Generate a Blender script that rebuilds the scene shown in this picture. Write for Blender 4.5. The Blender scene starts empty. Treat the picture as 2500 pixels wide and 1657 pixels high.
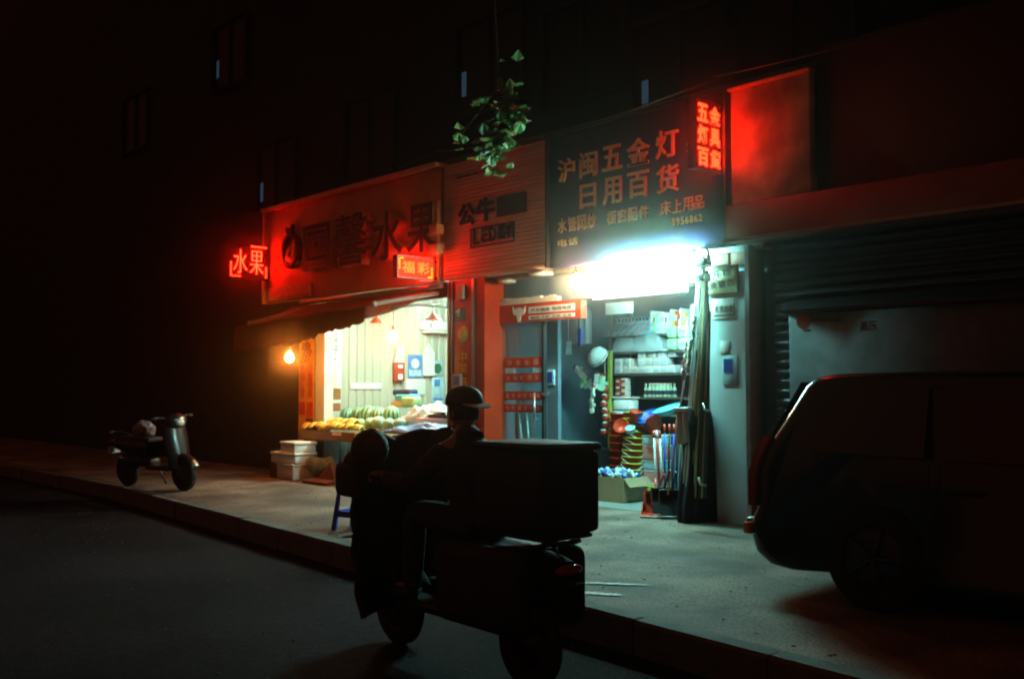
import bpy, bmesh, math, random
from mathutils import Vector, Matrix, noise
R = math.radians
random.seed(7)
scene = bpy.context.scene
col = scene.collection

# ------------------------------------------------------------------ camera
CAM = Vector((0.0, -8.2, 1.52))
FPX, CX, CY = 2430.0, 1250.0, 828.5
PITCH, YAW = R(2.862), R(42.379)
f0 = Vector((-math.cos(YAW), math.sin(YAW), 0)); RT = Vector((math.sin(YAW), math.cos(YAW), 0))
FW = f0 * math.cos(PITCH) + Vector((0, 0, math.sin(PITCH))); UP = RT.cross(FW)
cam = bpy.data.objects.new('camera', bpy.data.cameras.new('camera')); col.objects.link(cam)
cam.location = CAM; cam.rotation_euler = FW.to_track_quat('-Z', 'Y').to_euler()
cam.data.sensor_width = 36; cam.data.lens = 36 * FPX / 2500; cam.data.clip_end = 500
scene.camera = cam

# ------------------------------------------------------------------ night sky, faint moon, exposure
world = bpy.data.worlds.new('World'); scene.world = world; world.use_nodes = True
wn = world.node_tree; bg = wn.nodes['Background']
sky = wn.nodes.new('ShaderNodeTexSky'); sky.sky_type = 'NISHITA'; sky.sun_disc = False
sky.sun_elevation = R(3); sky.sun_rotation = R(200)
# the sky of a lit city at night: a dull red-brown glow with a trace of the physical sky left in it
tint = wn.nodes.new('ShaderNodeMix'); tint.data_type = 'RGBA'; tint.inputs[0].default_value = 0.9995
tint.inputs[7].default_value = (0.068, 0.0165, 0.0095, 1)
wn.links.new(sky.outputs[0], tint.inputs[6]); wn.links.new(tint.outputs[2], bg.inputs[0])
bg.inputs[1].default_value = 1.0
moon = bpy.data.objects.new('moonlight', bpy.data.lights.new('moonlight', 'SUN')); col.objects.link(moon)
moon.data.energy = 0.006; moon.data.angle = R(0.5); moon.data.color = (0.7, 0.75, 1.0)
moon.rotation_euler = (R(50), 0, R(160))
scene.view_settings.view_transform = 'Standard'; scene.view_settings.look = 'None'
scene.view_settings.exposure = 0.0; scene.view_settings.gamma = 1.0
cy = scene.cycles
cy.use_denoising = True; cy.max_bounces = 6; cy.diffuse_bounces = 1; cy.glossy_bounces = 3
cy.transparent_max_bounces = 12; cy.sample_clamp_indirect = 6.0; cy.caustics_reflective = False; cy.caustics_refractive = False
cy.filter_width = 2.0; cy.blur_glossy = 0.5

# ------------------------------------------------------------------ where things stand
def ray(px, py): return FW + RT * ((px - CX) / FPX) - UP * ((py - CY) / FPX)
def P(px, py, Y):            # a point of the photograph on the upright plane y = Y
    d = ray(px, py); return CAM + d * ((Y - CAM.y) / d.y)
def PX(px, py, X):           # ... on the upright plane x = X
    d = ray(px, py); return CAM + d * ((X - CAM.x) / d.x)
def PZ(px, py, Z):           # ... on the level plane z = Z
    d = ray(px, py); return CAM + d * ((Z - CAM.z) / d.z)
def ground(y): return 0.12 + max(0.0, min(1.0, (y + 3.2) / 3.2)) * 0.07
FL = ground(0)
ROAD = -0.08

# ------------------------------------------------------------------ helpers
def tag(o, label=None, cat=None, group=None, kind=None):
    if label: o['label'] = label
    if cat: o['category'] = cat
    if group: o['group'] = group
    if kind: o['kind'] = kind
    return o
def thing(name, loc, label, cat, group=None):
    o = bpy.data.objects.new(name, None); col.objects.link(o); o.location = loc; o.empty_display_size = 0.1
    return tag(o, label, cat, group)
def origin_of(o):
    v = Vector((0, 0, 0))
    while o is not None:
        v = v + o.location; o = o.parent
    return v
def children(o): return [c for c in bpy.data.objects if c.parent == o]
def copy_tree(o, parent=None):
    c = o.copy(); col.objects.link(c)
    c.parent = parent
    for ch in children(o): copy_tree(ch, c)
    return c
def link_mesh(name, me, mat, parent=None, origin=None):
    o = bpy.data.objects.new(name, me); col.objects.link(o)
    if mat is not None:
        me.materials.clear(); me.materials.append(mat)
    org = origin_of(parent) if parent is not None else origin
    if parent is None and org is None:
        xs = [v.co for v in me.vertices]
        lo = Vector((min(v[i] for v in xs) for i in range(3))); hi = Vector((max(v[i] for v in xs) for i in range(3)))
        org = Vector(((lo.x + hi.x) / 2, (lo.y + hi.y) / 2, lo.z))
    me.transform(Matrix.Translation(-Vector(org)))
    if parent is not None: o.parent = parent
    else: o.location = org
    return o
def frame_from(d):
    d = d.normalized(); a = Vector((0, 0, 1)) if abs(d.z) < 0.95 else Vector((1, 0, 0))
    u = d.cross(a).normalized(); return u, d.cross(u).normalized()

class MB:
    def __init__(s): s.b = bmesh.new()
    def poly(s, pts, smooth=False):
        f = s.b.faces.new([s.b.verts.new(p) for p in pts]); f.smooth = smooth; return s
    def box(s, x0, x1, y0, y1, z0, z1, M=None):
        c = [Vector((x, y, z)) for z in (z0, z1) for y in (y0, y1) for x in (x0, x1)]
        if M is not None: c = [M @ p for p in c]
        v = [s.b.verts.new(p) for p in c]
        for q in ((0, 2, 3, 1), (4, 5, 7, 6), (0, 1, 5, 4), (2, 6, 7, 3), (0, 4, 6, 2), (1, 3, 7, 5)):
            s.b.faces.new([v[i] for i in q])
        return s
    def rbox(s, x0, x1, y0, y1, z0, z1, r=0.01, M=None, seg=2):
        n = bmesh.new(); t = MB.__new__(MB); t.b = n; t.box(x0, x1, y0, y1, z0, z1)
        bmesh.ops.bevel(n, geom=n.edges[:], offset=r, segments=seg, profile=0.5, affect='EDGES')
        for f in n.faces: f.smooth = True
        s.add(n, M); return s
    def add(s, n, M=None):
        me = bpy.data.meshes.new('t'); n.to_mesh(me); n.free()
        if M is not None: me.transform(M)
        s.b.from_mesh(me); bpy.data.meshes.remove(me); return s
    def tube(s, pts, r, n=10, cap=True, smooth=True):
        pts = [Vector(p) for p in pts]; rs = r if isinstance(r, (list, tuple)) else [r] * len(pts)
        rings = []; u = None
        for i, p in enumerate(pts):
            d = (pts[min(i + 1, len(pts) - 1)] - pts[max(i - 1, 0)])
            if d.length < 1e-9: d = Vector((0, 0, 1))
            d.normalize()
            if u is None: u, w = frame_from(d)
            else:
                u = (u - d * u.dot(d));
                u = u.normalized() if u.length > 1e-6 else frame_from(d)[0]
                w = d.cross(u)
            rings.append([s.b.verts.new(p + (u * math.cos(2 * math.pi * k / n) + w * math.sin(2 * math.pi * k / n)) * rs[i]) for k in range(n)])
        for a, b in zip(rings, rings[1:]):
            for k in range(n):
                f = s.b.faces.new((a[k], a[(k + 1) % n], b[(k + 1) % n], b[k])); f.smooth = smooth
        if cap:
            s.b.faces.new(rings[0][::-1]); s.b.faces.new(rings[-1])
        return s
    def lathe(s, prof, c=(0, 0, 0), n=20, axis='z', smooth=True, M=None, cap=True):
        c = Vector(c); rings = []
        for r, h in prof:
            ring = []
            for k in range(n):
                a = 2 * math.pi * k / n; x, y = r * math.cos(a), r * math.sin(a)
                p = Vector((x, y, h)) if axis == 'z' else (Vector((x, h, y)) if axis == 'y' else Vector((h, x, y)))
                p = p + c
                ring.append(s.b.verts.new(M @ p if M is not None else p))
            rings.append(ring)
        for a, b in zip(rings, rings[1:]):
            for k in range(n):
                f = s.b.faces.new((a[k], a[(k + 1) % n], b[(k + 1) % n], b[k])); f.smooth = smooth
        if cap:
            if prof[0][0] > 1e-4: s.b.faces.new(rings[0][::-1])
            if prof[-1][0] > 1e-4: s.b.faces.new(rings[-1])
        return s
    def ball(s, c, r, n=16, m=10, M=None):
        r = Vector((r, r, r)) if not hasattr(r, '__len__') else Vector(r); c = Vector(c)
        pr = [(max(1e-5, math.sin(math.pi * i / m)), -math.cos(math.pi * i / m)) for i in range(m + 1)]
        T = Matrix.Translation(c) @ (M if M is not None else Matrix()) @ Matrix.Diagonal((r.x, r.y, r.z, 1))
        return s.lathe(pr, n=n, M=T, cap=False)
    def prism(s, pts, d):        # polygon swept along d
        d = Vector(d); a = [s.b.verts.new(Vector(p)) for p in pts]; b = [s.b.verts.new(Vector(p) + d) for p in pts]
        n = len(pts); s.b.faces.new(a[::-1]); s.b.faces.new(b)
        for k in range(n): s.b.faces.new((a[k], a[(k + 1) % n], b[(k + 1) % n], b[k]))
        return s
    def grid(s, fn, nu, nv, smooth=True):
        g = [[s.b.verts.new(fn(i / nu, j / nv)) for j in range(nv + 1)] for i in range(nu + 1)]
        for i in range(nu):
            for j in range(nv):
                f = s.b.faces.new((g[i][j], g[i + 1][j], g[i + 1][j + 1], g[i][j + 1])); f.smooth = smooth
        return s
    def build(s, name, mat, parent=None, origin=None, thick=None):
        if thick:
            bmesh.ops.recalc_face_normals(s.b, faces=s.b.faces[:])
            r = bmesh.ops.solidify(s.b, geom=s.b.faces[:], thickness=thick)
        bmesh.ops.remove_doubles(s.b, verts=s.b.verts[:], dist=1e-5)
        bmesh.ops.recalc_face_normals(s.b, faces=s.b.faces[:])
        me = bpy.data.meshes.new(name); s.b.to_mesh(me); s.b.free()
        return link_mesh(name, me, mat, parent, origin)

def glyph_mesh(body, bold=0.0, extrude=0.0):
    cu = bpy.data.curves.new('t', 'FONT'); cu.body = body; cu.size = 1; cu.offset = bold; cu.extrude = extrude
    cu.align_x = 'CENTER'; cu.align_y = 'CENTER'; cu.resolution_u = 3
    o = bpy.data.objects.new('t', cu); col.objects.link(o)
    dg = bpy.context.evaluated_depsgraph_get(); dg.update()
    me = bpy.data.meshes.new_from_object(o.evaluated_get(dg))
    bpy.data.objects.remove(o); bpy.data.curves.remove(cu)
    return me
def writing(name, items, mat, parent, right, up, depth=0.004, bold=0.012):
    """items: (text, centre, width, height); all strokes of one line of lettering are one part"""
    right = Vector(right).normalized(); up = Vector(up).normalized(); nrm = right.cross(up)
    b = bmesh.new()
    for body, c, w, h in items:
        me = glyph_mesh(body, bold, 0.5)
        if not me.vertices: continue
        lo = [min(v.co[i] for v in me.vertices) for i in range(2)]; hi = [max(v.co[i] for v in me.vertices) for i in range(2)]
        sx = w / max(hi[0] - lo[0], 1e-3); sy = h / max(hi[1] - lo[1], 1e-3)
        for v in me.vertices:
            x = (v.co.x - (lo[0] + hi[0]) / 2) * sx; y = (v.co.y - (lo[1] + hi[1]) / 2) * sy
            v.co = Vector(c) + right * x + up * y + nrm * (v.co.z * depth)
        b.from_mesh(me); bpy.data.meshes.remove(me)
    me = bpy.data.meshes.new(name); b.to_mesh(me); b.free()
    return link_mesh(name, me, mat, parent)
XR, ZU = Vector((1, 0, 0)), Vector((0, 0, 1))

# ------------------------------------------------------------------ materials
def mat(name, c, rough=0.6, metal=0.0, var=0.15, scale=8.0, bump=0.0, bscale=60.0, emit=None, es=0.0, coat=0.0, alpha=None, trans=0.0, spec=0.5, c2=None, stretch=None):
    m = bpy.data.materials.new(name); m.use_nodes = True; nt = m.node_tree; p = nt.nodes['Principled BSDF']
    p.inputs['Roughness'].default_value = rough; p.inputs['Metallic'].default_value = metal
    p.inputs['Specular IOR Level'].default_value = spec; p.inputs['Coat Weight'].default_value = coat
    p.inputs['Transmission Weight'].default_value = trans
    tc = nt.nodes.new('ShaderNodeTexCoord'); src = tc.outputs['Object']
    if stretch:
        mp = nt.nodes.new('ShaderNodeMapping'); mp.inputs['Scale'].default_value = stretch
        nt.links.new(src, mp.inputs[0]); src = mp.outputs[0]
    n = nt.nodes.new('ShaderNodeTexNoise'); n.inputs['Scale'].default_value = scale; n.inputs['Detail'].default_value = 5
    nt.links.new(src, n.inputs['Vector'])
    rp = nt.nodes.new('ShaderNodeValToRGB'); rp.color_ramp.elements[0].position = 0.3; rp.color_ramp.elements[1].position = 0.7
    k = c2 if c2 else tuple(min(1, x * (1 + var)) for x in c)
    rp.color_ramp.elements[0].color = (*[x * (1 - var) for x in c], 1); rp.color_ramp.elements[1].color = (*k, 1)
    nt.links.new(n.outputs['Fac'], rp.inputs[0]); nt.links.new(rp.outputs[0], p.inputs['Base Color'])
    if bump:
        n2 = nt.nodes.new('ShaderNodeTexNoise'); n2.inputs['Scale'].default_value = bscale; n2.inputs['Detail'].default_value = 6
        nt.links.new(src, n2.inputs['Vector'])
        bp = nt.nodes.new('ShaderNodeBump'); bp.inputs['Strength'].default_value = bump; bp.inputs['Distance'].default_value = 0.02
        nt.links.new(n2.outputs['Fac'], bp.inputs['Height']); nt.links.new(bp.outputs[0], p.inputs['Normal'])
    if emit:
        p.inputs['Emission Color'].default_value = (*emit, 1); p.inputs['Emission Strength'].default_value = es
    if alpha is not None: p.inputs['Alpha'].default_value = alpha
    return m
def glass(name, c=(0.8, 0.95, 1.0), gloss=0.12, rough=0.05, cover=0.0):
    m = bpy.data.materials.new(name); m.use_nodes = True; nt = m.node_tree; nt.nodes.remove(nt.nodes['Principled BSDF'])
    o = nt.nodes['Material Output']; t = nt.nodes.new('ShaderNodeBsdfTransparent'); t.inputs[0].default_value = (*c, 1)
    g = nt.nodes.new('ShaderNodeBsdfGlossy'); g.inputs['Roughness'].default_value = rough
    x = nt.nodes.new('ShaderNodeMixShader'); x.inputs[0].default_value = gloss
    nt.links.new(t.outputs[0], x.inputs[1]); nt.links.new(g.outputs[0], x.inputs[2]); last = x
    if cover:
        d = nt.nodes.new('ShaderNodeBsdfDiffuse'); d.inputs[0].default_value = (0.75, 0.85, 0.88, 1)
        y = nt.nodes.new('ShaderNodeMixShader'); y.inputs[0].default_value = cover
        nt.links.new(x.outputs[0], y.inputs[1]); nt.links.new(d.outputs[0], y.inputs[2]); last = y
    nt.links.new(last.outputs[0], o.inputs[0]); return m
TUBE = (0.30, 1.0, 0.92)
M = dict(
 asphalt=mat('asphalt', (0.020, 0.013, 0.017), 0.95, var=0.6, scale=14, bump=0.9, bscale=95, spec=0.1),
 paving=mat('paving', (0.175, 0.118, 0.09), 0.8, var=0.42, scale=1.6, bump=0.5, bscale=45),
 kerb_glint=mat('pale_glint_streak', (0.30, 0.28, 0.25), 0.5, var=0.4, scale=22, bump=0.4),
 kerb=mat('kerbstone', (0.12, 0.118, 0.11), 0.85, var=0.3, scale=6, bump=0.5),
 floor=mat('shop_floor', (0.24, 0.25, 0.24), 0.5, var=0.15, scale=3, bump=0.1),
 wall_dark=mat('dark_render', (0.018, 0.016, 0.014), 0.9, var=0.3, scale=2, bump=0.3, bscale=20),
 wall_grey=mat('grey_plaster', (0.13, 0.20, 0.26), 0.85, var=0.25, scale=2, bump=0.2),
 wall_white=mat('white_plaster', (0.60, 0.68, 0.70), 0.7, var=0.1, scale=3, bump=0.1),
 ceiling=mat('ceiling', (0.3, 0.32, 0.33), 0.8),
 concrete=mat('concrete', (0.12, 0.11, 0.10), 0.9, var=0.25, scale=3, bump=0.3),
 beige=mat('beige_panel', (0.56, 0.54, 0.44), 0.55, var=0.1, scale=5, stretch=(1, 1, 0.15)),
 red_paint=mat('red_paint', (0.62, 0.05, 0.012), 0.4, var=0.15, scale=5),
 red_slat=mat('weathered_slat', (0.85, 0.50, 0.36), 0.5, var=0.15, scale=3, stretch=(0.3, 1, 3)),
 red_board=mat('red_sign_board', (0.80, 0.32, 0.11), 0.5, var=0.15, scale=3),
 navy=mat('navy_board', (0.030, 0.022, 0.15), 0.55, var=0.2, scale=4),
 gold=mat('pale_gold_letter', (0.88, 0.62, 0.36), 0.5, var=0.12, scale=9),
 dark_letter=mat('dark_blue_letter', (0.03, 0.03, 0.08), 0.5),
 orange_board=mat('orange_sign_board', (0.62, 0.52, 0.30), 0.6, var=0.10, scale=2.5),
 maroon=mat('maroon_fascia', (0.18, 0.05, 0.05), 0.55, var=0.2, scale=3),
 dark_panel=mat('dark_sign_panel', (0.035, 0.015, 0.013), 0.8),
 letter_face=mat('red_brown_letter', (0.09, 0.028, 0.016), 0.45),
 letter_side=mat('letter_side', (0.85, 0.42, 0.20), 0.4),
 chrome=mat('chrome', (0.6, 0.63, 0.65), 0.28, 1.0, var=0.05),
 metal=mat('grey_metal', (0.35, 0.36, 0.36), 0.42, 0.85, var=0.12),
 dark_metal=mat('dark_metal', (0.05, 0.05, 0.055), 0.4, 0.6),
 shutter=mat('shutter', (0.065, 0.07, 0.085), 0.45, 0.3, var=0.15, scale=3),
 cabinet=mat('grey_cabinet', (0.14, 0.15, 0.17), 0.55, var=0.12, scale=2, bump=0.1),
 black=mat('black_plastic', (0.012, 0.012, 0.014), 0.4),
 shade_cloth=mat('shade_cloth', (0.022, 0.022, 0.034), 0.95, var=0.3, scale=9, spec=0.1),
 black_matte=mat('black_matte', (0.008, 0.008, 0.010), 0.9, spec=0.15),
 black_paint=mat('black_paint', (0.008, 0.008, 0.010), 0.22, coat=0.25, var=0.05),
 rubber=mat('rubber', (0.015, 0.015, 0.015), 0.8, bump=0.2),
 white_plastic=mat('white_plastic', (0.78, 0.80, 0.78), 0.4, var=0.06),
 foam=mat('foam', (0.78, 0.84, 0.82), 0.7, var=0.06, bump=0.2, bscale=140),
 paper=mat('paper', (0.82, 0.83, 0.78), 0.7, var=0.05),
 cream=mat('cream_paper', (0.82, 0.74, 0.62), 0.7, var=0.05),
 blue_paper=mat('blue_print', (0.08, 0.25, 0.65), 0.5, var=0.35, scale=12),
 pale_blue=mat('pale_blue_print', (0.45, 0.68, 0.78), 0.6, var=0.25, scale=10),
 yellow_board=mat('yellow_board', (0.72, 0.72, 0.38), 0.5, var=0.08),
 red_ink=mat('red_ink', (0.55, 0.05, 0.03), 0.5),
 grey_ink=mat('grey_ink', (0.10, 0.10, 0.08), 0.6),
 blue_ink=mat('blue_ink', (0.02, 0.06, 0.35), 0.5),
 green_ink=mat('green_ink', (0.03, 0.16, 0.08), 0.5),
 yellow_ink=mat('yellow_ink', (0.85, 0.62, 0.05), 0.5),
 fruit_print=mat('fruit_print', (0.85, 0.58, 0.05), 0.45, var=0.15, scale=7, c2=(0.80, 0.26, 0.03)),
 fruit_photo=mat('fruit_photo', (0.65, 0.42, 0.10), 0.5, var=0.7, scale=30, c2=(0.55, 0.16, 0.05)),
 green=mat('street_green', (0.02, 0.10, 0.07), 0.5),
 awning=mat('awning_canvas', (0.24, 0.045, 0.03), 0.8, var=0.15, scale=6),
 wood=mat('table_wood', (0.20, 0.14, 0.07), 0.7, var=0.25, scale=6, stretch=(0.3, 3, 3)),
 brown=mat('brown_ware', (0.16, 0.05, 0.03), 0.7, var=0.3, scale=10),
 banana=mat('banana', (0.80, 0.62, 0.10), 0.5, var=0.12, scale=20),
 stem=mat('banana_stem', (0.30, 0.30, 0.05), 0.7),
 melon=None, 
 pale_green=mat('pale_melon', (0.42, 0.72, 0.50), 0.45, var=0.12, scale=14),
 grey_bag=mat('grey_film', (0.22, 0.22, 0.26), 0.35, var=0.3),
 red_skin=mat('red_fruit', (0.55, 0.06, 0.02), 0.35, var=0.2, scale=14),
 bagwhite=mat('plastic_film', (0.75, 0.82, 0.80), 0.3, var=0.06, trans=0.25),
 film=glass('clear_film', (0.85, 0.95, 1.0), 0.12, 0.25, 0.38),
 blue_sheet=mat('blue_plastic_sheet', (0.12, 0.30, 0.62), 0.4, var=0.25, scale=9),
 blue_plastic=mat('blue_plastic', (0.02, 0.09, 0.50), 0.4, var=0.1),
 cyan_plastic=mat('cyan_plastic', (0.12, 0.55, 0.72), 0.4, var=0.1),
 red_plastic=mat('red_plastic', (0.60, 0.045, 0.012), 0.38, var=0.1),
 orange_plastic=mat('orange_plastic', (0.68, 0.09, 0.02), 0.38, var=0.1),
 lime=mat('lime_plastic', (0.60, 0.70, 0.06), 0.4, var=0.1),
 pink=mat('pink_plastic', (0.75, 0.30, 0.28), 0.4, var=0.1),
 green_pack=mat('green_pack', (0.40, 0.70, 0.35), 0.45, var=0.2, scale=12),
 yellow_pack=mat('yellow_pack', (0.75, 0.62, 0.15), 0.45, var=0.2, scale=12),
 carton=mat('carton', (0.30, 0.20, 0.11), 0.8, var=0.15, scale=5),
 rail_green=mat('yellow_green_rail', (0.40, 0.46, 0.08), 0.5),
 bamboo=mat('bamboo', (0.42, 0.30, 0.16), 0.55, var=0.2, scale=8),
 bark=mat('bark', (0.05, 0.04, 0.032), 0.9, var=0.4, scale=10, bump=0.6),
 leaf=mat('leaf', (0.06, 0.16, 0.035), 0.45, var=0.4, scale=3),
 skin=mat('skin', (0.30, 0.17, 0.11), 0.55, var=0.08),
 jacket=mat('dark_jacket', (0.018, 0.020, 0.032), 0.75, var=0.2, bump=0.2),
 trousers=mat('dark_trousers', (0.015, 0.015, 0.020), 0.85, var=0.2),
 cap_black=mat('cap_black', (0.012, 0.012, 0.013), 0.6),
 quilt=mat('quilted_cover', (0.014, 0.014, 0.020), 0.7, var=0.2, bump=0.3, bscale=25),
 tinted=mat('tinted_glass', (0.008, 0.009, 0.011), 0.06, spec=0.7),
 tail_red=mat('tail_lens', (0.30, 0.012, 0.006), 0.12, coat=0.6),
 amber=mat('amber_lens', (0.7, 0.25, 0.03), 0.12, coat=0.6),
 headlens=mat('head_lens', (0.6, 0.65, 0.65), 0.1, coat=0.8),
 dark_paint=mat('dark_paint', (0.010, 0.010, 0.012), 0.28, coat=0.15, var=0.05),
 silver=mat('silver_paint', (0.30, 0.29, 0.26), 0.3, 0.4, coat=0.4),
 glass=glass('clear_glass', (0.80, 0.93, 0.95), 0.10, 0.04, 0.07),
 pane=mat('night_pane', (0.012, 0.013, 0.016), 0.35, spec=0.15),
 lit_pane=mat('lit_pane', (0.1, 0.12, 0.14), 0.3, emit=(0.12, 0.34, 0.55), es=0.10),
 shade_red=mat('lamp_shade_red', (0.62, 0.04, 0.01), 0.35),
 tube=mat('fluorescent', (0.9, 0.9, 0.9), 0.4, emit=TUBE, es=1000),
 fill_tube=mat('fill_fluorescent', (0.9, 0.9, 0.9), 0.4, emit=TUBE, es=480),
 shoptube=mat('shop_fluorescent', (0.9, 0.9, 0.9), 0.4, emit=(0.58, 1.0, 0.80), es=760),
 transom=mat('backlit_acrylic', (0.85, 0.9, 0.9), 0.4, emit=(1.0, 0.95, 0.84), es=20.0),
 bulb_warm=mat('warm_bulb', (0.9, 0.8, 0.6), 0.3, emit=(1.0, 0.31, 0.045), es=360),
 bulb_white=mat('white_bulb', (0.9, 0.9, 0.8), 0.3, emit=(1.0, 0.72, 0.36), es=480),
 led_red=mat('led_red', (0.2, 0.02, 0.01), 0.4, emit=(1.0, 0.010, 0.002), es=24.0),
 led_orange=mat('led_orange', (0.2, 0.05, 0.01), 0.4, emit=(1.0, 0.022, 0.003), es=22.0),
 led_neon=mat('led_neon', (0.2, 0.03, 0.01), 0.4, emit=(1.0, 0.007, 0.002), es=56.0),
 led_yellow=mat('led_yellow', (0.2, 0.15, 0.01), 0.4, emit=(1.0, 0.62, 0.01), es=1.6),
 led_field=mat('led_field', (0.12, 0.01, 0.01), 0.4, emit=(1.0, 0.006, 0.002), es=13),
 neon_field=mat('neon_field', (0.10, 0.01, 0.01), 0.5, emit=(1.0, 0.006, 0.0015), es=.6),
 led_back=mat('led_back', (0.02, 0.008, 0.008), 0.6),
)
def speckle(m, amount, scale, stain):
    nt = m.node_tree; p = nt.nodes['Principled BSDF']; lk = p.inputs['Base Color'].links[0]; src = lk.from_socket
    tc = nt.nodes.new('ShaderNodeTexCoord')
    for sc_, lo, hi in ((scale, 1 - amount, 1 + amount), (stain, .45, 1.15)):
        n = nt.nodes.new('ShaderNodeTexNoise'); n.inputs['Scale'].default_value = sc_; n.inputs['Detail'].default_value = 4; nt.links.new(tc.outputs['Object'], n.inputs['Vector'])
        r = nt.nodes.new('ShaderNodeMapRange'); r.inputs[1].default_value = .36; r.inputs[2].default_value = .60; r.inputs[3].default_value = lo; r.inputs[4].default_value = hi; nt.links.new(n.outputs['Fac'], r.inputs[0])
        x = nt.nodes.new('ShaderNodeMix'); x.data_type = 'RGBA'; x.blend_type = 'MULTIPLY'; x.inputs[0].default_value = 1; nt.links.new(src, x.inputs[6]); nt.links.new(r.outputs[0], x.inputs[7]); src = x.outputs[2]
    nt.links.new(src, p.inputs['Base Color'])
speckle(M['paving'], .45, 55, .8); speckle(M['asphalt'], .7, 70, .6); speckle(M['orange_board'], .12, 3, 1.5); speckle(M['cabinet'], .15, 6, 1.2)
# watermelon: dark stripes round a pale green rind
def melon_mat():
    m = bpy.data.materials.new('watermelon_rind'); m.use_nodes = True; nt = m.node_tree; p = nt.nodes['Principled BSDF']
    tc = nt.nodes.new('ShaderNodeTexCoord'); g = nt.nodes.new('ShaderNodeTexGradient'); g.gradient_type = 'RADIAL'
    n = nt.nodes.new('ShaderNodeTexNoise'); n.inputs['Scale'].default_value = 18
    w = nt.nodes.new('ShaderNodeMath'); w.operation = 'MULTIPLY'; w.inputs[1].default_value = 75.0
    a = nt.nodes.new('ShaderNodeMath'); a.operation = 'MULTIPLY_ADD'; a.inputs[1].default_value = 2.5
    s = nt.nodes.new('ShaderNodeMath'); s.operation = 'SINE'
    rp = nt.nodes.new('ShaderNodeValToRGB'); rp.color_ramp.elements[0].position = 0.15; rp.color_ramp.elements[1].position = 0.65
    rp.color_ramp.elements[0].color = (0.40, 0.70, 0.42, 1); rp.color_ramp.elements[1].color = (0.03, 0.14, 0.05, 1)
    nt.links.new(tc.outputs['Object'], g.inputs[0]); nt.links.new(tc.outputs['Object'], n.inputs['Vector'])
    nt.links.new(g.outputs['Fac'], w.inputs[0]); nt.links.new(n.outputs['Fac'], a.inputs[0]); nt.links.new(w.outputs[0], a.inputs[2])
    nt.links.new(a.outputs[0], s.inputs[0]); nt.links.new(s.outputs[0], rp.inputs[0]); nt.links.new(rp.outputs[0], p.inputs['Base Color'])
    p.inputs['Roughness'].default_value = 0.35; return m
M['melon'] = melon_mat()

# ------------------------------------------------------------------ ground
def kerb_y(x): return max(-4.4, min(-2.65, -3.52 - 0.082 * (x + 4.5)))
tag(MB().grid(lambda u, v: Vector((-90 + 160 * u, -60 + 64 * v, ROAD)), 20, 12).build('road', M['asphalt']), kind='structure')
sb = MB(); xs = [-60 + i for i in range(73)]
def pave(u, v):
    x = -60 + 72 * u; y0 = kerb_y(x) + 0.14; y = y0 + (0.3 - y0) * v; return Vector((x, y, ground(y)))
sb.grid(pave, 72, 12); tag(sb.build('sidewalk', M['paving']), kind='structure')
kb = MB()
x = -60.0
while x < 11.5:      # single kerbstones with thin joints
    x1 = x + 0.985; dz = random.uniform(-0.006, 0.006); dy = random.uniform(-0.008, 0.008)
    a, b = Vector((x, kerb_y(x) + dy, ROAD)), Vector((x1, kerb_y(x1) + dy, ROAD)); t = Vector((0, 0.15, 0)); h = Vector((0, 0, ground(-3.1) + 0.006 + dz - ROAD)); c = Vector((0, 0.02, -0.02))
    kb.poly([a, b, b + h + Vector((0, 0, -0.02)), a + h + Vector((0, 0, -0.02))]).poly([a + h + Vector((0, 0, -0.02)), b + h + Vector((0, 0, -0.02)), b + h + c + Vector((0, 0, 0.02)), a + h + c + Vector((0, 0, 0.02))])
    kb.poly([a + h + Vector((0, .02, 0)), b + h + Vector((0, .02, 0)), b + t + h, a + t + h]); x += 1.0
tag(kb.build('kerb', M['kerb']), kind='structure')
# fine grit and specks on the paving and the road edge
gb = MB()
for i in range(900):
    x = random.uniform(-14, -2); y = random.uniform(-5.6, -0.2); z = ground(y) if y > kerb_y(x) + .15 else ROAD
    if kerb_y(x) - .02 < y < kerb_y(x) + .17: continue
    r = random.choice((0.004, 0.006, 0.009)); gb.ball((x, y, z + r * .3), (r * 1.4, r, r * .6), 5, 4)
tag(gb.build('grit', M['paving']), kind='stuff')

for (l, r, py, hw) in ((1392, 1592, 1430, .022), (1400, 1520, 1452, .03)):  # pale strips: lamplight at the kerb edge put into the colour
    a, c = PZ(l, py - 6, ground(-3.3)), PZ(r, py + 4, ground(-3.3)); wp = MB()
    def kerb_glint(u, v, a=a, c=c, hw=hw):
        p = a.lerp(c, u); k = max(.06, math.sin(math.pi * u) ** .6 * (.75 + 1.1 * noise.noise(Vector((u * 14, hw * 90, 0))))); return Vector((p.x, p.y + (v - .5) * 2 * hw * k * 2, ground(p.y) + .008))
    tag(wp.grid(kerb_glint, 40, 4).build('glint_streak', M['kerb_glint']), kind='structure')

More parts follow.
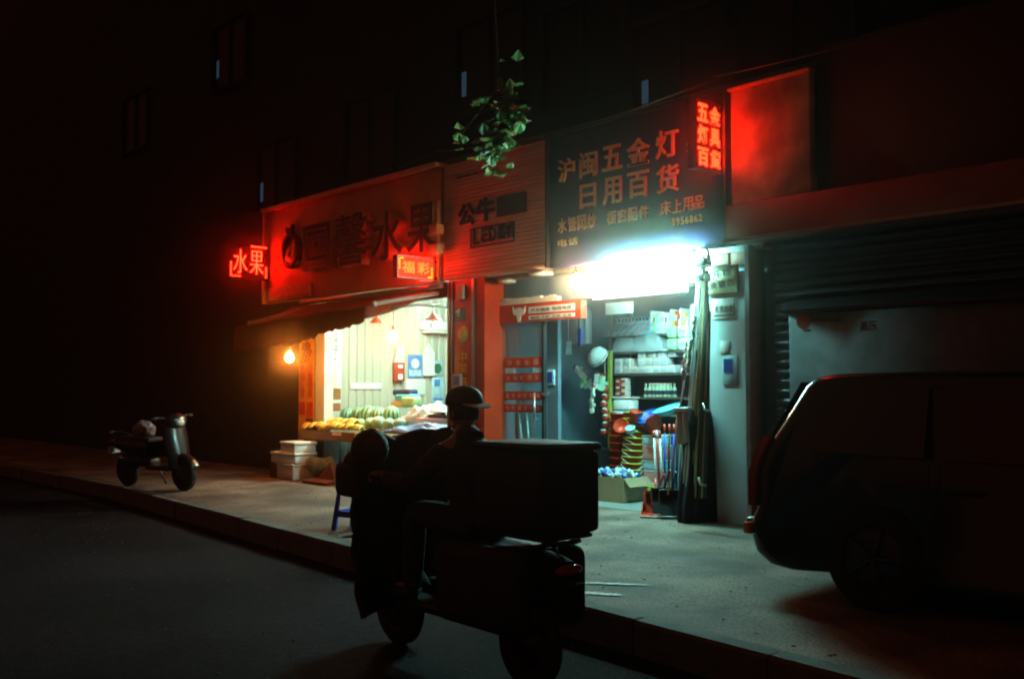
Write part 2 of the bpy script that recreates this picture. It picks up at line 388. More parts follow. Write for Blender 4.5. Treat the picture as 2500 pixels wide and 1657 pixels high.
# ------------------------------------------------------------------ the building
BX = Vector((-9.0, 1.5, 0.0))
bld = thing('shop_building', BX, 'dark street building with two open lit shops on its ground floor', 'building')
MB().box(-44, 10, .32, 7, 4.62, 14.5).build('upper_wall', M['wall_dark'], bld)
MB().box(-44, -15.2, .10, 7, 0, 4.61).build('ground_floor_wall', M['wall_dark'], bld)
MB().box(-15.19, 10, .13, .32, 2.96, 4.61).build('lintel', M['concrete'], bld)
MB().box(-15.19, -14.06, .10, 3.3, 0.0, 2.95).build('side_pier', M['wall_dark'], bld)
MB().box(-14.05, -5.45, .20, 3.5, 0.0, FL + .004).build('shop_floor', M['floor'], bld)
MB().box(-14.05, -5.45, .33, 3.5, 2.962, 3.1).build('shop_ceiling', M['ceiling'], bld)
cb = MB()   # ribbed panels of the fruit shop wall
def rib(u, v):
    y = .16 + 3.1 * u; k = (y / .155) % 1.0; d = .018 if k < .55 else (.018 - .018 * min(1, (k - .55) / .08) if k < .63 else (0 if k < .92 else .018 * (k - .92) / .08))
    return Vector((-13.78 + d, y, FL + 2.76 * v))
cb.grid(rib, 330, 1, smooth=False); cb.build('ribbed_wall_panel', M['beige'], bld)
MB().box(-13.98, -13.80, .15, 3.3, FL, 2.955).build('side_wall', M['wall_white'], bld)
MB().box(-14.05, -5.45, 3.27, 3.5, FL, 2.955).build('back_wall', M['wall_grey'], bld)
p0, p1 = P(1097, 850, 0).x, P(1183, 850, 0).x
MB().box(p0, p1, .0, .36, 0.02, 2.935).build('red_pillar', M['red_paint'], bld)
tr = MB()
for px, w in ((1096, .022), (1105.5, .014), (1156, .03)):
    xx = P(px, 850, -.01).x; tr.box(xx - w / 2, xx + w / 2, -.03, .0 + (-.002), FL, 2.93)
tr.build('chrome_trim', M['chrome'], bld)
MB().box(P(768, 900, -.02).x, P(792, 900, -.02).x, -.02, .14, FL, 2.93).build('white_jamb', M['wall_white'], bld)
MB().box(-13.64, -13.60, .0, .10, FL, 2.93).build('dark_door_edge', M['dark_metal'], bld)
# hardware bay
MB().box(-9.95, -9.80, .365, 3.26, FL + .004, 2.955).build('party_wall', M['wall_grey'], bld)
MB().box(-6.05, -5.46, .36, 3.26, FL, 2.955).build('bay_side_wall', M['wall_grey'], bld)
MB().box(P(1733, 900, .14).x, P(1822, 900, .14).x, .14, .35, 0.05, 2.70).build('white_wall_panel', M['wall_white'], bld)
MB().box(P(1822, 900, .08).x + .005, P(1829, 900, .08).x + .02, .06, .34, 0.05, 2.94).build('corner_strip', M['metal'], bld)
MB().box(-9.6, -5.5, .16, .32, 2.90, 2.955).build('soffit', M['metal'], bld)
# closed shop to the right: shutter of real slats
st = MB()
def slat(u, v):
    n = v * 30; k = n % 1.0; return Vector((-5.38 + 12 * u, .17 - .028 * math.sin(math.pi * min(1, k / .8)) if k < .8 else .175, .16 + 2.78 * v))
st.grid(slat, 1, 300); st.build('roller_shutter', M['shutter'], bld)
# upper windows; a few panes glow a faint blue behind the leaves
def window(px, py, w, h, lit=False, Y=.28):
    c = P(px, py, Y)
    f = MB(); t = .05
    f.box(c.x - w / 2 - t, c.x + w / 2 + t, .24, .315, c.z + h / 2, c.z + h / 2 + t).box(c.x - w / 2 - t, c.x + w / 2 + t, .22, .315, c.z - h / 2 - t, c.z - h / 2)
    f.box(c.x - w / 2 - t, c.x - w / 2, .24, .315, c.z - h / 2, c.z + h / 2).box(c.x + w / 2, c.x + w / 2 + t, .24, .315, c.z - h / 2, c.z + h / 2).box(c.x - .02, c.x + .02, .26, .315, c.z - h / 2, c.z + h / 2)
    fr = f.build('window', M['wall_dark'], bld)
    g = MB()
    g.box(c.x - w / 2, c.x + w / 2, .30, .318, c.z - h / 2, c.z + h / 2); g.build('pane', M['pane'], fr)
    if lit:
        g = MB(); g.box(c.x - w * .42, c.x - w * .42 + .09, .292, .299, c.z - h * .30, c.z - h * .02)
        g.build('lit_curtain_gap', M['lit_pane'], fr)
for px, py, lit in ((672, 432, True), (560, 130, True), (900, 330, False), (1190, 150, True), (1420, 120, False), (1660, 165, True), (1930, 60, False), (330, 300, False)):
    window(px, py, 1.3, 1.2, lit)
# ------------------------------------------------------------------ glass door of the hardware shop
DY = .30
dl, dr = P(1219, 880, DY).x, P(1331, 880, DY).x
door = thing('shop_door', (dl, DY, FL), 'glass door with four red banners across it in a red frame', 'door')
zt = P(1270, 795, DY).z
fr = MB(); xl = P(1190, 880, DY).x
fr.box(xl, dl, DY - .06, DY + .06, FL + .004, 2.89)
fr.build('red_post', M['red_paint'], door)
MB().box(P(1184.5, 880, DY - .1).x, P(1188.5, 880, DY - .1).x, DY - .12, DY - .07, FL + .004, 2.89).build('chrome_strip', M['chrome'], door)
hx = P(1425, 750, DY).x; z0h, z1h = P(1300, 785, DY).z, P(1300, 741, DY).z
MB().box(dl, hx, DY - .05, DY + .05, z0h, z1h).build('header', M['red_paint'], door)
MB().box(dl, hx + .6, DY + .02, DY + .06, z1h + .003, 2.895).build('upper_panel', M['wall_grey'], door)
sm = MB().box(dr - .035, dr, DY - .025, DY + .025, FL + .01, z0h).box(dl, dl + .03, DY - .025, DY + .025, FL + .01, z0h).box(dl + .03, dr - .035, DY - .025, DY + .025, FL + .01, FL + .09)
sm.build('stile', M['dark_metal'], door)
MB().box(dl + .03, dr - .035, DY - .006, DY + .006, FL + .09, z0h).build('pane', M['glass'], door)
hd = P(1305, 1000, DY - .07)
MB().tube([(hd.x, DY - .07, P(1305, 958, DY - .07).z), (hd.x, DY - .07, P(1305, 1060, DY - .07).z)], .014).tube([(hd.x, DY - .07, hd.z + .1), (hd.x, DY - .006, hd.z + .1)], .01).tube([(hd.x, DY - .07, hd.z - .12), (hd.x, DY - .006, hd.z - .12)], .01).build('pull_handle', M['chrome'], door)
lk = P(1335, 962, DY - .04); MB().tube([(lk.x - .05, DY - .07, lk.z), (lk.x + .06, DY - .07, lk.z + .02)], .014).tube([(lk.x - .02, DY - .07, lk.z), (lk.x - .02, DY, lk.z)], .02).build('lock_lever', M['chrome'], door)
for (ya, yb, s) in ((874, 896, '净水水器'), (912, 933, '水电暖开关'), (955, 977, '五金水暖灯具'), (986, 1007, '电料批发零售')):
    a = P(1229, ya, DY - .012); b = P(1324, yb, DY - .012)
    bn = MB().box(a.x, b.x, DY - .012, DY - .007, b.z, a.z).build('red_banner', M['red_paint'], door)
    writing('banner_text', [(ch, Vector((a.x + (b.x - a.x) * (i + .7) / (len(s) + .4), DY - .0145, (a.z + b.z) / 2)), (b.x - a.x) / (len(s) + .4) * .62, (a.z - b.z) * .55) for i, ch in enumerate(s)], M['pink'], bn, XR, ZU, .003)
for (l, t, r, b_) in ((1234, 898, 1257, 911), (1300, 898, 1324, 909)):
    a, b = P(l, t, DY - .01), P(r, b_, DY - .01); MB().box(a.x, b.x, DY - .011, DY - .007, b.z, a.z).build('small_sticker', M['pale_blue'], door)
# lettered strips and the horned-head badge on the header
for (l, t, r, b_) in ((1290, 746, 1402, 760), (1290, 768, 1402, 775)):
    z1, z0 = P((l + r) / 2, t - 1, DY - .06).z, P((l + r) / 2, b_ + 1, DY - .06).z; xa, xb = P(l, t, DY - .06).x, P(r, t, DY - .06).x
    sp = MB().box(xa, xb, DY - .058, DY - .051, z0, z1).build('white_strip', M['white_plastic'], door)
    s = '开关插座 电线电缆' if b_ - t > 10 else '照明 水暖 卫浴 五金'
    writing('strip_text', [(s, Vector(((xa + xb) / 2, DY - .061, (z0 + z1) / 2)), (xb - xa) * .9, (z1 - z0) * .6)], M['grey_ink'], sp, XR, ZU, .003)
c = P(1267, 764, DY - .055); w = .11
hb = MB(); hb.prism([Vector((c.x + x * w, DY - .052, c.z + z * w)) for x, z in ((-1, .75), (-.75, .35), (-.45, .55), (0, .62), (.45, .55), (.75, .35), (1, .75), (1.05, .15), (.8, -.2), (.38, -.25), (.22, -1.0), (-.22, -1.0), (-.38, -.25), (-.8, -.2), (-1.05, .15))], (0, -.008, 0))
hb.build('white_badge', M['white_plastic'], door)
a = P(1410, 0, DY)
for i, px in enumerate((1236, 1262, 1290, 1322, 1345, 1356)):
    pass
sh = MB()
for i in range(14):
    px = 1222 + i * 10.5; q = P(px, 744 - (px - 1222) * .09, DY - .03); hgt = random.uniform(.05, .10)
    sh.box(q.x - .04, q.x + .035, DY - .045, DY + .015, z1h + .004, z1h + .004 + hgt)
sh.build('row_of_small_packs', M['cream'], door)
# round lamps, unlit, under the soffit
for px, py, w, lb in ((1322, 668, .16, 'larger flat round white lamp under the hardware shop soffit'), (1238, 686, .12, 'smaller flat round white lamp under the soffit near the pillar')):
    q = P(px, py, .10); t = thing('ceiling_lamp', (q.x, .10, q.z), lb, 'ceiling lamp', 'round lamps under the soffit')
    MB().lathe([(w * .55, .035), (w, .02), (w, 0.0)], q, 24).build('housing', M['metal'], t)
    MB().lathe([(w * .95, -.001), (w * .9, -.018), (w * .5, -.03), (.001, -.032)], q, 24).build('diffuser', M['white_plastic'], t)

# ------------------------------------------------------------------ signs along the facade
def board(name, l, r, zb, zt, label, m, y0=.0, y1=.12, cat='sign'):
    xl, xr = l, r
    t = thing(name, ((xl + xr) / 2, y0, zb), label, cat)
    MB().rbox(xl, xr, y0, y1, zb, zt, .008).build('board', m, t); return t
ST, SBm = 4.49, 2.945
hs = board('shop_sign', P(1342, 450, 0).x, P(1772, 420, 0).x, SBm, ST, 'large navy hardware shop sign with two rows of pale gold characters', M['navy'])
fr = MB(); xa, xb = P(1342, 450, 0).x, P(1772, 420, 0).x
fr.box(xa - .03, xa - .002, -.05, .12, SBm, ST + .03).box(xb + .002, xb + .03, -.05, .12, SBm, ST + .03).box(xa, xb, -.04, .12, ST + .002, ST + .035)
fr.build('sign_frame', M['dark_metal'], hs)
def line(parent, name, chars, m, Y=-.012, depth=.02, bold=.016, bar=0):
    it = []
    for ch, l, t, r, b in chars:
        sl = (r - l) * .2; w = P(r, (t + b) / 2, Y).x - P(l, (t + b) / 2, Y).x
        h = P((l + r) / 2, t + sl / 2, Y).z - P((l + r) / 2, b - sl / 2, Y).z
        c = P((l + r) / 2, (t + b) / 2, Y); it.append((ch, Vector((c.x, Y, c.z)), w, h))
    return writing(name, it, m, parent, XR, ZU, depth, bold)
line(hs, 'top_lettering', [('沪', 1362, 383, 1403, 448), ('闽', 1415, 366, 1458, 437), ('五', 1470, 350, 1518, 420), ('金', 1530, 331, 1586, 409), ('灯', 1600, 311, 1656, 391), ('具', 1676, 292, 1730, 374)], M['gold'], bold=.014)
line(hs, 'middle_lettering', [('日', 1416, 445, 1456, 511), ('用', 1472, 428, 1518, 503), ('百', 1532, 413, 1584, 487), ('货', 1602, 397, 1657, 476)], M['gold'], bold=.014)
line(hs, 'small_lettering', [('水', 1362, 531, 1383, 571), ('管', 1386, 527, 1407, 566), ('网', 1410, 523, 1431, 562), ('纱', 1434, 518, 1455, 558)], M['gold'], bold=.014, depth=.012)
line(hs, 'small_lettering', [('橱', 1482, 512, 1505, 550), ('窗', 1508, 508, 1531, 545), ('配', 1534, 504, 1557, 541), ('件', 1560, 499, 1584, 536)], M['gold'], bold=.014, depth=.012)
line(hs, 'small_lettering', [('床', 1612, 488, 1638, 527), ('上', 1641, 484, 1664, 522), ('用', 1667, 479, 1692, 518), ('品', 1694, 475, 1719, 513)], M['gold'], bold=.014, depth=.012)
line(hs, 'telephone_lettering', [('8', 1640, 531, 1648, 553), ('9', 1651, 530, 1659, 551), ('5', 1662, 528, 1670, 549), ('6', 1673, 527, 1681, 547), ('8', 1684, 525, 1692, 545), ('6', 1695, 523, 1703, 543), ('2', 1706, 521, 1714, 541)], M['gold'], bold=.012, depth=.01)
line(hs, 'telephone_lettering', [('电', 1362, 582, 1384, 604), ('话', 1388, 578, 1410, 600)], M['gold'], bold=.012, depth=.01)
bs = board('socket_sign', P(1085, 550, 0).x, P(1337, 500, 0).x, SBm, ST + .0, 'pale slatted sign panel with dark blue lettering between the fruit and hardware signs', M['red_slat'])
xa, xb = P(1085, 550, 0).x, P(1337, 500, 0).x
sl = MB(); n = 30
for i in range(n):
    z = SBm + .01 + (ST - SBm - .02) * i / n; h = (ST - SBm - .02) / n
    sl.prism([(xa + .01, -.003, z + .002), (xa + .01, -.018, z + h * .35), (xa + .01, -.022, z + h * .8), (xa + .01, -.003, z + h * .92)], (xb - xa - .02, 0, 0))
sl.build('slats', M['red_slat'], bs)
line(bs, 'bold_lettering', [('公', 1118, 492, 1160, 556), ('牛', 1162, 478, 1208, 545)], M['dark_letter'], Y=-.03, bold=.035)
a, b = P(1213, 480, -.03), P(1284, 512, -.03); MB().box(a.x, b.x, -.034, -.023, P(1250, 524, -.03).z, P(1250, 474, -.03).z).build('dark_block', M['dark_letter'], bs)
a, b = P(1148, 575, -.03), P(1256, 570, -.03); zz0, zz1 = P(1200, 598, -.03).z, P(1200, 550, -.03).z
q = MB(); t = .018
q.box(a.x, b.x, -.034, -.023, zz1 - t, zz1).box(a.x, b.x, -.034, -.023, zz0, zz0 + t).box(a.x, a.x + t, -.034, -.023, zz0 + t, zz1 - t).box(b.x - t, b.x, -.034, -.023, zz0 + t, zz1 - t)
q.build('outline_box', M['dark_letter'], bs)
line(bs, 'outlined_lettering', [('L', 1156, 558, 1170, 598), ('E', 1175, 555, 1190, 593), ('D', 1194, 552, 1212, 590), ('照', 1217, 548, 1234, 585), ('明', 1236, 545, 1252, 582)], M['dark_letter'], Y=-.03, bold=.012)
line(bs, 'faded_lettering', [('插座专卖', 1112, 416, 1190, 436)], M['dark_letter'], Y=-.03, bold=.01, depth=.008)
fs = board('fruit_sign', P(652, 620, 0).x, P(1076, 600, 0).x, 2.95, ST, 'dark red fruit shop sign with thick raised characters and a round apple badge', M['red_board'])
xa, xb = P(652, 620, 0).x, P(1076, 600, 0).x
MB().box(xa - .05, xb, -.10, .12, ST + .003, ST + .06).box(xa - .06, xa - .003, -.06, .12, 2.95, ST).build('sign_frame', M['letter_side'], fs)
MB().box(xa + .06, xa + 1.45, -.035, -.002, 2.99, 3.20).build('lower_strip', M['letter_side'], fs)
line(fs, 'lower_lettering', [('果品专卖', 676, 712, 760, 730)], M['letter_face'], Y=-.04, bold=.012, depth=.01)
def block_letter(ch, l, t, r, b, nm='raised_character'):
    Y = -.16; sl_ = (r - l) * .15
    w = P(r, (t + b) / 2, Y).x - P(l, (t + b) / 2, Y).x; h = P((l + r) / 2, t + sl_ / 2, Y).z - P((l + r) / 2, b - sl_ / 2, Y).z
    c = P((l + r) / 2, (t + b) / 2, Y)
    o = writing(nm, [(ch, Vector((c.x, -.085, c.z)), w, h)], M['letter_side'], fs, XR, ZU, .15, .030 if ch != '馨' else .012)
    writing('character_face', [(ch, Vector((c.x, -.163, c.z)), w * .97, h * .97)], M['letter_face'], o, XR, ZU, .004, .014 if ch != '馨' else .002)
for ch, l, t, r, b in (('回', 738, 540, 806, 662), ('馨', 812, 513, 897, 655), ('水', 905, 508, 984, 642), ('果', 992, 490, 1066, 622)): block_letter(ch, l, t, r, b)
c = P(705, 612, -.10); rx, rz = .27, .27
ab = MB(); ab.lathe([(.22, .02), (.27, .02), (.285, -.02), (.285, -.09), (.22, -.09)], (c.x, 0, c.z), 36, 'y', cap=False)
ab.build('apple_badge_ring', M['letter_face'], fs)
lf = MB().prism([(c.x + x, -.03, c.z + z) for x, z in ((-.02, .27), (-.13, .30), (-.17, .40), (-.06, .38), (-.01, .31), (.02, .42), (.06, .42), (.04, .28))], (0, -.05, 0)); lf.build('apple_leaf', M['letter_face'], fs)
pt = MB()
for x, z, w, h, an in ((-.10, -.06, .045, .15, .6), (.02, -.16, .16, .06, .25), (.10, -.02, .045, .15, -.1), (.13, -.13, .045, .13, -.7)):
    Tm = Matrix.Translation((c.x + x, -.045, c.z + z)) @ Matrix.Rotation(an, 4, 'Y'); pt.rbox(-w, w, -.035, .035, -h, h, .02, Tm)
pt.build('apple_petals', M['letter_side'], fs)
# conduit with junction boxes at the joint between the two signs
cd = thing('conduit', P(1072, 600, -.10), 'vertical conduit with two junction boxes at the right end of the fruit sign', 'conduit')
q = P(1071, 560, -.12); MB().tube([(q.x, -.12, P(1071, 488, -.12).z), (q.x, -.12, P(1071, 690, -.12).z)], .022).build('pipe', M['letter_side'], cd)
for a_, b_ in ((548, 572), (596, 622)):
    z1, z0 = P(1072, a_, -.14).z, P(1072, b_, -.14).z; MB().rbox(q.x - .09, q.x + .09, -.22, -.10, z0, z1, .012).build('junction_box', M['orange_board'] if a_ > 580 else M['letter_side'], cd)
# sagging cables along the top of the signs
for k, (x0, x1, z0c, z1c, sag, lb_) in enumerate(((-15.0, -10.4, 4.62, 4.66, .10, 'black cable sagging above the fruit sign'), (-10.4, -5.9, 4.64, 4.58, .13, 'black cable sagging above the socket and hardware signs'), (-5.9, -1.0, 4.60, 4.85, .16, 'black cable running right from the tall red sign'))):
    pts = [Vector((x0 + (x1 - x0) * i / 20, -.02 - .02 * k, z0c + (z1c - z0c) * i / 20 - sag * math.sin(math.pi * i / 20) + .05)) for i in range(21)]
    tag(MB().tube(pts, .010, 6).build('cable', M['black']), lb_, 'cable', 'cables along the facade')
# neighbour's signs on the right
ns = board('blank_sign', P(1786, 350, 0).x, P(1979, 350, 0).x, 3.34, 4.47, 'plain orange sign panel lit red beside the glowing projecting sign', M['orange_board'], y0=-.01)
MB().box(P(1782, 350, 0).x, P(1982, 350, 0).x, -.04, .12, 4.473, 4.50).build('top_rail', M['letter_side'], ns)
n2 = board('blank_sign', P(1986, 350, 0).x, 2.0, 3.34, 4.7, 'long dark unlit sign panel at the far right above the shutter', M['dark_panel'], y0=.06)
nf = board('fascia', P(1776, 550, 0).x, 3.0, 2.96, 3.33, 'maroon fascia strip running above the closed roller shutter', M['maroon'], y0=-.05, cat='fascia')
MB().box(P(1776, 550, 0).x, 3.0, -.13, -.052, 2.955, 2.985).build('drip_edge', M['metal'], nf)

# ------------------------------------------------------------------ glowing projecting signs (they light the facade)
def blade(name, X, y0, y1, z0, z1, label, rows, m_led, field, frame, depth=.10, bold=.02, pad=.02):
    t = thing(name, (X, y1, z0), label, 'sign', 'glowing projecting signs')
    MB().rbox(X - depth, X, y0, y1, z0, z1, .01).build('box', M['led_back'], t)
    fb = MB(); w = .018
    for (a, b, c, d) in ((y0, y1, z1 - w, z1), (y0, y1, z0, z0 + w), (y0, y0 + w, z0 + w, z1 - w), (y1 - w, y1, z0 + w, z1 - w)):
        fb.box(X + .0015, X + .016, a, b, c, d)
    fb.build('rim', frame, t)
    if field is not None: MB().box(X + .001, X + .004, y0 + w + .002, y1 - w - .002, z0 + w + .002, z1 - w - .002).build('lit_field', field, t)
    its = []; nr = len(rows); H = (z1 - z0 - 2 * pad) / nr
    for i, s in enumerate(rows):
        W = (y1 - y0 - 2 * pad) / len(s)
        for k, ch in enumerate(s):
            its.append((ch, Vector((X + .011, y0 + pad + W * (k + .5), z1 - pad - H * (i + .5))), W * .82, H * .82))
    writing('lit_characters', its, m_led, t, (0, 1, 0), ZU, .008, bold)
    writing('rear_lit_characters', [(c_, Vector((X - depth - .011, y0 + y1 - v_.y, v_.z)), w_, h_) for c_, v_, w_, h_ in its], m_led, t, (0, -1, 0), ZU, .008, bold)
    if field is not None: MB().box(X - depth - .004, X - depth - .001, y0 + w + .002, y1 - w - .002, z0 + w + .002, z1 - w - .002).build('rear_lit_field', field, t)
    br = MB()
    for z in (z0 + .12 * (z1 - z0), z1 - .12 * (z1 - z0)): br.tube([(X - depth / 2, y1, z), (X - depth / 2, .14, z)], .014)
    br.build('bracket', M['dark_metal'], t); return t
blade('led_sign', -5.86, -.45, .0 - .02, 3.66, 4.35, 'tall red LED sign with three rows of two characters above the hardware shop', ['五金', '灯具', '百货'], M['led_red'], None, M['black'], bold=.028)
t = blade('led_sign', -10.42, -.70, -.10, 2.955, 3.255, 'small silver-rimmed LED sign with two orange characters and yellow corner dashes', ['福彩'], M['led_orange'], M['led_field'], M['white_plastic'], pad=.055, bold=.012)
yd = MB()
for i in range(5):
    yd.box(-10.418 + .002, -10.418 + .012, -.672, -.652, 3.225 - .030 * (i + 1), 3.225 - .030 * i - .012); yd.box(-10.416, -10.406, -.148, -.128, 2.985 + .03 * i, 2.985 + .03 * i + .018)
yd.box(-10.416, -10.406, -.65, -.60, 3.207, 3.225).box(-10.416, -10.406, -.20, -.15, 2.985, 3.003)
yd.build('yellow_dashes', M['led_yellow'], t)
t = blade('led_sign', -15.0, -.74, -.06, 3.33, 3.90, 'square red neon sign reading two characters left of the fruit sign', ['水果'], M['led_neon'], None, M['black'], pad=.05, bold=-.016)
for pts in ([(-14.985, -.715, 3.60), (-14.985, -.715, 3.37), (-14.985, -.55, 3.37)], [(-14.985, -.36, 3.875), (-14.985, -.08, 3.875)], [(-14.985, -.085, 3.55), (-14.985, -.085, 3.37)]):
    MB().tube(pts, .012).build('neon_tube', M['led_red'], t)

# ------------------------------------------------------------------ lamps
q0, q1 = P(1408, 646, -.10), P(1712, 606, -.10)
tl = thing('tube_lamp', (q0.x, -.10, 2.86), 'bright white fluorescent tube along the lower edge of the hardware sign', 'lamp')
MB().tube([(P(1470, 0, -.1).x, -.12, 2.865), (P(1690, 0, -.1).x, -.12, 2.865)], .016, 12).build('tube', M['tube'], tl)
MB().box(P(1462, 0, -.1).x, P(1698, 0, -.1).x, -.145, -.095, 2.895, 2.925).box(P(1462, 0, -.1).x, P(1468, 0, -.1).x, -.14, -.10, 2.84, 2.895).box(P(1692, 0, -.1).x, P(1698, 0, -.1).x, -.14, -.10, 2.84, 2.895).build('batten', M['white_plastic'], tl)
a, b = P(1452, 690, .25), P(1664, 690, .25)
lb = thing('light_box', (a.x, .25, P(1560, 716, .25).z), 'overexposed white light box hanging under the hardware sign', 'light box')
zb_, zt_ = P(1558, 718, .25).z, 2.885
MB().box(a.x, b.x, .25, .33, zb_, zt_).build('lit_face', M['transom'], lb)
f = MB(); mx = P(1558, 0, .25).x
f.box(a.x - .02, a.x - .001, .235, .34, zb_ - .02, zt_).box(b.x + .001, b.x + .02, .235, .34, zb_ - .02, zt_).box(a.x, b.x, .235, .34, zb_ - .02, zb_ - .001).box(mx - .008, mx + .008, .235, .249, zb_, zt_)
f.build('frame', M['white_plastic'], lb)
MB().tube([(a.x + .1, .75, 2.74), (b.x - .1, .75, 2.74)], .016, 12).build('fill_tube', M['fill_tube'], lb)  # unseen tube added behind the light box to brighten the shop stock
MB().box(a.x + .1, b.x - .1, .73, .77, 2.765, 2.961).build('fill_batten', M['metal'], lb)
def bulb(px, py, Y, r, m, cord, label, group='bare bulbs hanging over the shop fronts'):
    q = P(px, py, Y); t = thing('light_bulb', (q.x, Y, q.z), label, 'light bulb', group)
    MB().lathe([(.001, -r), (r * .55, -r * .85), (r * .92, -r * .35), (r, .1 * r), (r * .8, r * .7), (r * .42, r * 1.35), (r * .36, r * 1.5)], q, 20).build('glass', m, t)
    MB().lathe([(r * .42, r * 1.5), (r * .46, r * 2.5), (r * .2, r * 2.8)], q, 16).build('socket', M['black'], t)
    MB().tube([q + Vector((0, 0, r * 2.7)), (q.x, Y, cord)], .005, 6).build('cord', M['black'], t); return t
bulb(1405, 688, -.05, .05, M['bulb_white'], 2.93, 'glowing bulb at the left end of the fluorescent tube under the hardware sign')
bulb(960, 824, .35, .066, M['bulb_warm'], 2.95, 'warm glowing bulb hanging inside the fruit shop between red lamp shades')
bulb(707, 874, -.85, .062, M['bulb_warm'], 2.36, 'warm glowing bulb at the dark left end of the awning')
for px, py, w, lb_ in ((1057, 781, .13, 'red cone lamp shade in front of the air conditioner'), (920, 788, .12, 'red cone lamp shade left of the warm bulb in the fruit shop')):
    q = P(px, py, .6); t = thing('pendant_lamp', (q.x, .6, q.z), lb_, 'pendant lamp', 'red pendant lamps in the fruit shop')
    MB().lathe([(w, 0), (w * .45, w * .5), (w * .16, w * .72), (w * .14, w * .95)], q, 28, cap=False).build('lamp_shade', M['shade_red'], t)
    MB().ball(q + Vector((0, 0, .01)), .035, 12, 8).build('unlit_bulb', M['white_plastic'], t)
    MB().tube([q + Vector((0, 0, w * .9)), (q.x, .6, 2.95)], .005, 6).build('cord', M['black'], t)
st_ = thing('tube_lamp', (-12.2, .26, 2.86), 'fluorescent tube on the ceiling of the fruit shop', 'lamp')
MB().tube([(-12.9, 1.2, 2.925), (-10.8, 1.2, 2.925)], .016, 12).build('tube', M['shoptube'], st_)
MB().box(-12.95, -10.75, 1.18, 1.22, 2.938, 2.961).build('batten', M['white_plastic'], st_)
MB().box(-13.6, P(1095, 0, .02).x, .0, .12, 2.74, 2.93).build('fruit_shop_lintel', M['wall_dark'], bld)

# ------------------------------------------------------------------ awning of the fruit shop
aw = thing('awning', (-12.2, -.05, 2.86), 'drooping dark red awning with a scalloped valance over the fruit shop', 'awning')
XL, XRt, YF = -14.15, -10.62, -1.06
def front_z(u): return 2.575 - .11 * (1 - u) ** 1.3 + .012 * math.sin(u * 19)
def canvas(u, v):
    z = 2.84 + (front_z(u) - 2.84) * v - .05 * math.sin(math.pi * v) + .008 * math.sin(u * 40) * v
    return Vector((XL + (XRt - XL) * u, -.06 + (YF + .06) * v, z))
MB().grid(canvas, 60, 10).build('canvas', M['awning'], aw, thick=.004)
def val(u, v):
    x = XL + (XRt - XL) * u; drop = .19 + .17 * min(1, (1 - u) / .5); sc = .022 * abs(math.sin(u * 17 * math.pi)); y = YF - .02 * math.sin(u * 55) * v - .02 * v
    return Vector((x, y, front_z(u) - (drop + sc) * v))
MB().grid(val, 204, 6).build('valance', M['awning'], aw, thick=.003)
MB().grid(lambda u, v: Vector((XRt + .003, YF + (-.06 - YF) * u, front_z(1) + (2.84 - front_z(1)) * u - .05 * math.sin(math.pi * u) - (.16 - .12 * u) * v)), 12, 3).build('side_valance', M['awning'], aw, thick=.003)
MB().tube([(-13.9, -.06, 2.885), (-10.3, -.06, 2.885)], .032, 12).build('roller', M['metal'], aw)
for xx in (-10.42, -13.7):
    t = MB(); e = Vector((xx, YF + .02, front_z(1 if xx > -12 else .1) + .02)); t.tube([(xx, -.02, 2.80), e], .028, 12); t.ball(e, (.04, .04, .04), 12, 8); t.build('folding_arm', M['white_plastic'], aw)
MB().tube([(-10.42, -.02, 2.66), (-10.45, -.75, 2.57)], .018, 10).build('support_rod', M['metal'], aw)

# ------------------------------------------------------------------ fruit shop: banners, papers, appliances
def panelY(name, l, t, r, b, Y, m, label, cat, th=.012, group=None):
    p0, p1 = P(l, (t + b) / 2, Y), P(r, (t + b) / 2, Y); z1, z0 = P((l + r) / 2, t, Y).z, P((l + r) / 2, b, Y).z
    o = MB().rbox(p0.x, p1.x, Y, Y + th, z0, z1, min(.004, th * .3)).build(name, m)
    return tag(o, label, cat, group), (p0.x, p1.x, z0, z1)
t = thing('fruit_banner', (P(748, 1090, -.06).x, -.06, P(748, 1090, -.06).z), 'tall yellow and red fruit banner at the left edge of the fruit shop', 'banner')
p0, p1 = P(730, 900, -.06).x, P(766, 900, -.06).x; z1, z0 = P(748, 828, -.06).z, P(748, 1092, -.06).z
MB().box(p0, p1, -.06, -.045, z0, z1).build('printed_panel', M['fruit_print'], t)
q = MB(); w = p1 - p0
q.box(p0 + .03 * w, p0 + .46 * w, -.064, -.0605, z0 + .30 * (z1 - z0), z0 + .42 * (z1 - z0)).box(p0 + .56 * w, p1 - .03 * w, -.064, -.0605, z0 + .28 * (z1 - z0), z0 + .42 * (z1 - z0)); q.build('red_patch', M['red_paint'], t)
MB().box(p0 + .5 * w, p1 - .02 * w, -.064, -.0605, z0 + .17 * (z1 - z0), z0 + .27 * (z1 - z0)).build('dark_patch', M['brown'], t)
writing('banner_text', [(ch, Vector((p0 + w * fx, -.063, z0 + (z1 - z0) * fz)), w * .34, w * .34) for fx, s in ((.26, '新鲜水果'), (.76, '价廉物美')) for ch, fz in zip(s, (.72, .645, .57, .495))], M['red_ink'], t, XR, ZU, .003)
q = MB()
for k in range(16):
    q.ball((p0 + w * (.2 + .6 * ((k * .37) % 1)), -.06, z0 + (z1 - z0) * (.80 + .011 * k)), (.042, .006, .036), 10, 6)
q.build('printed_fruit', M['fruit_photo'], t)
WX = -13.755
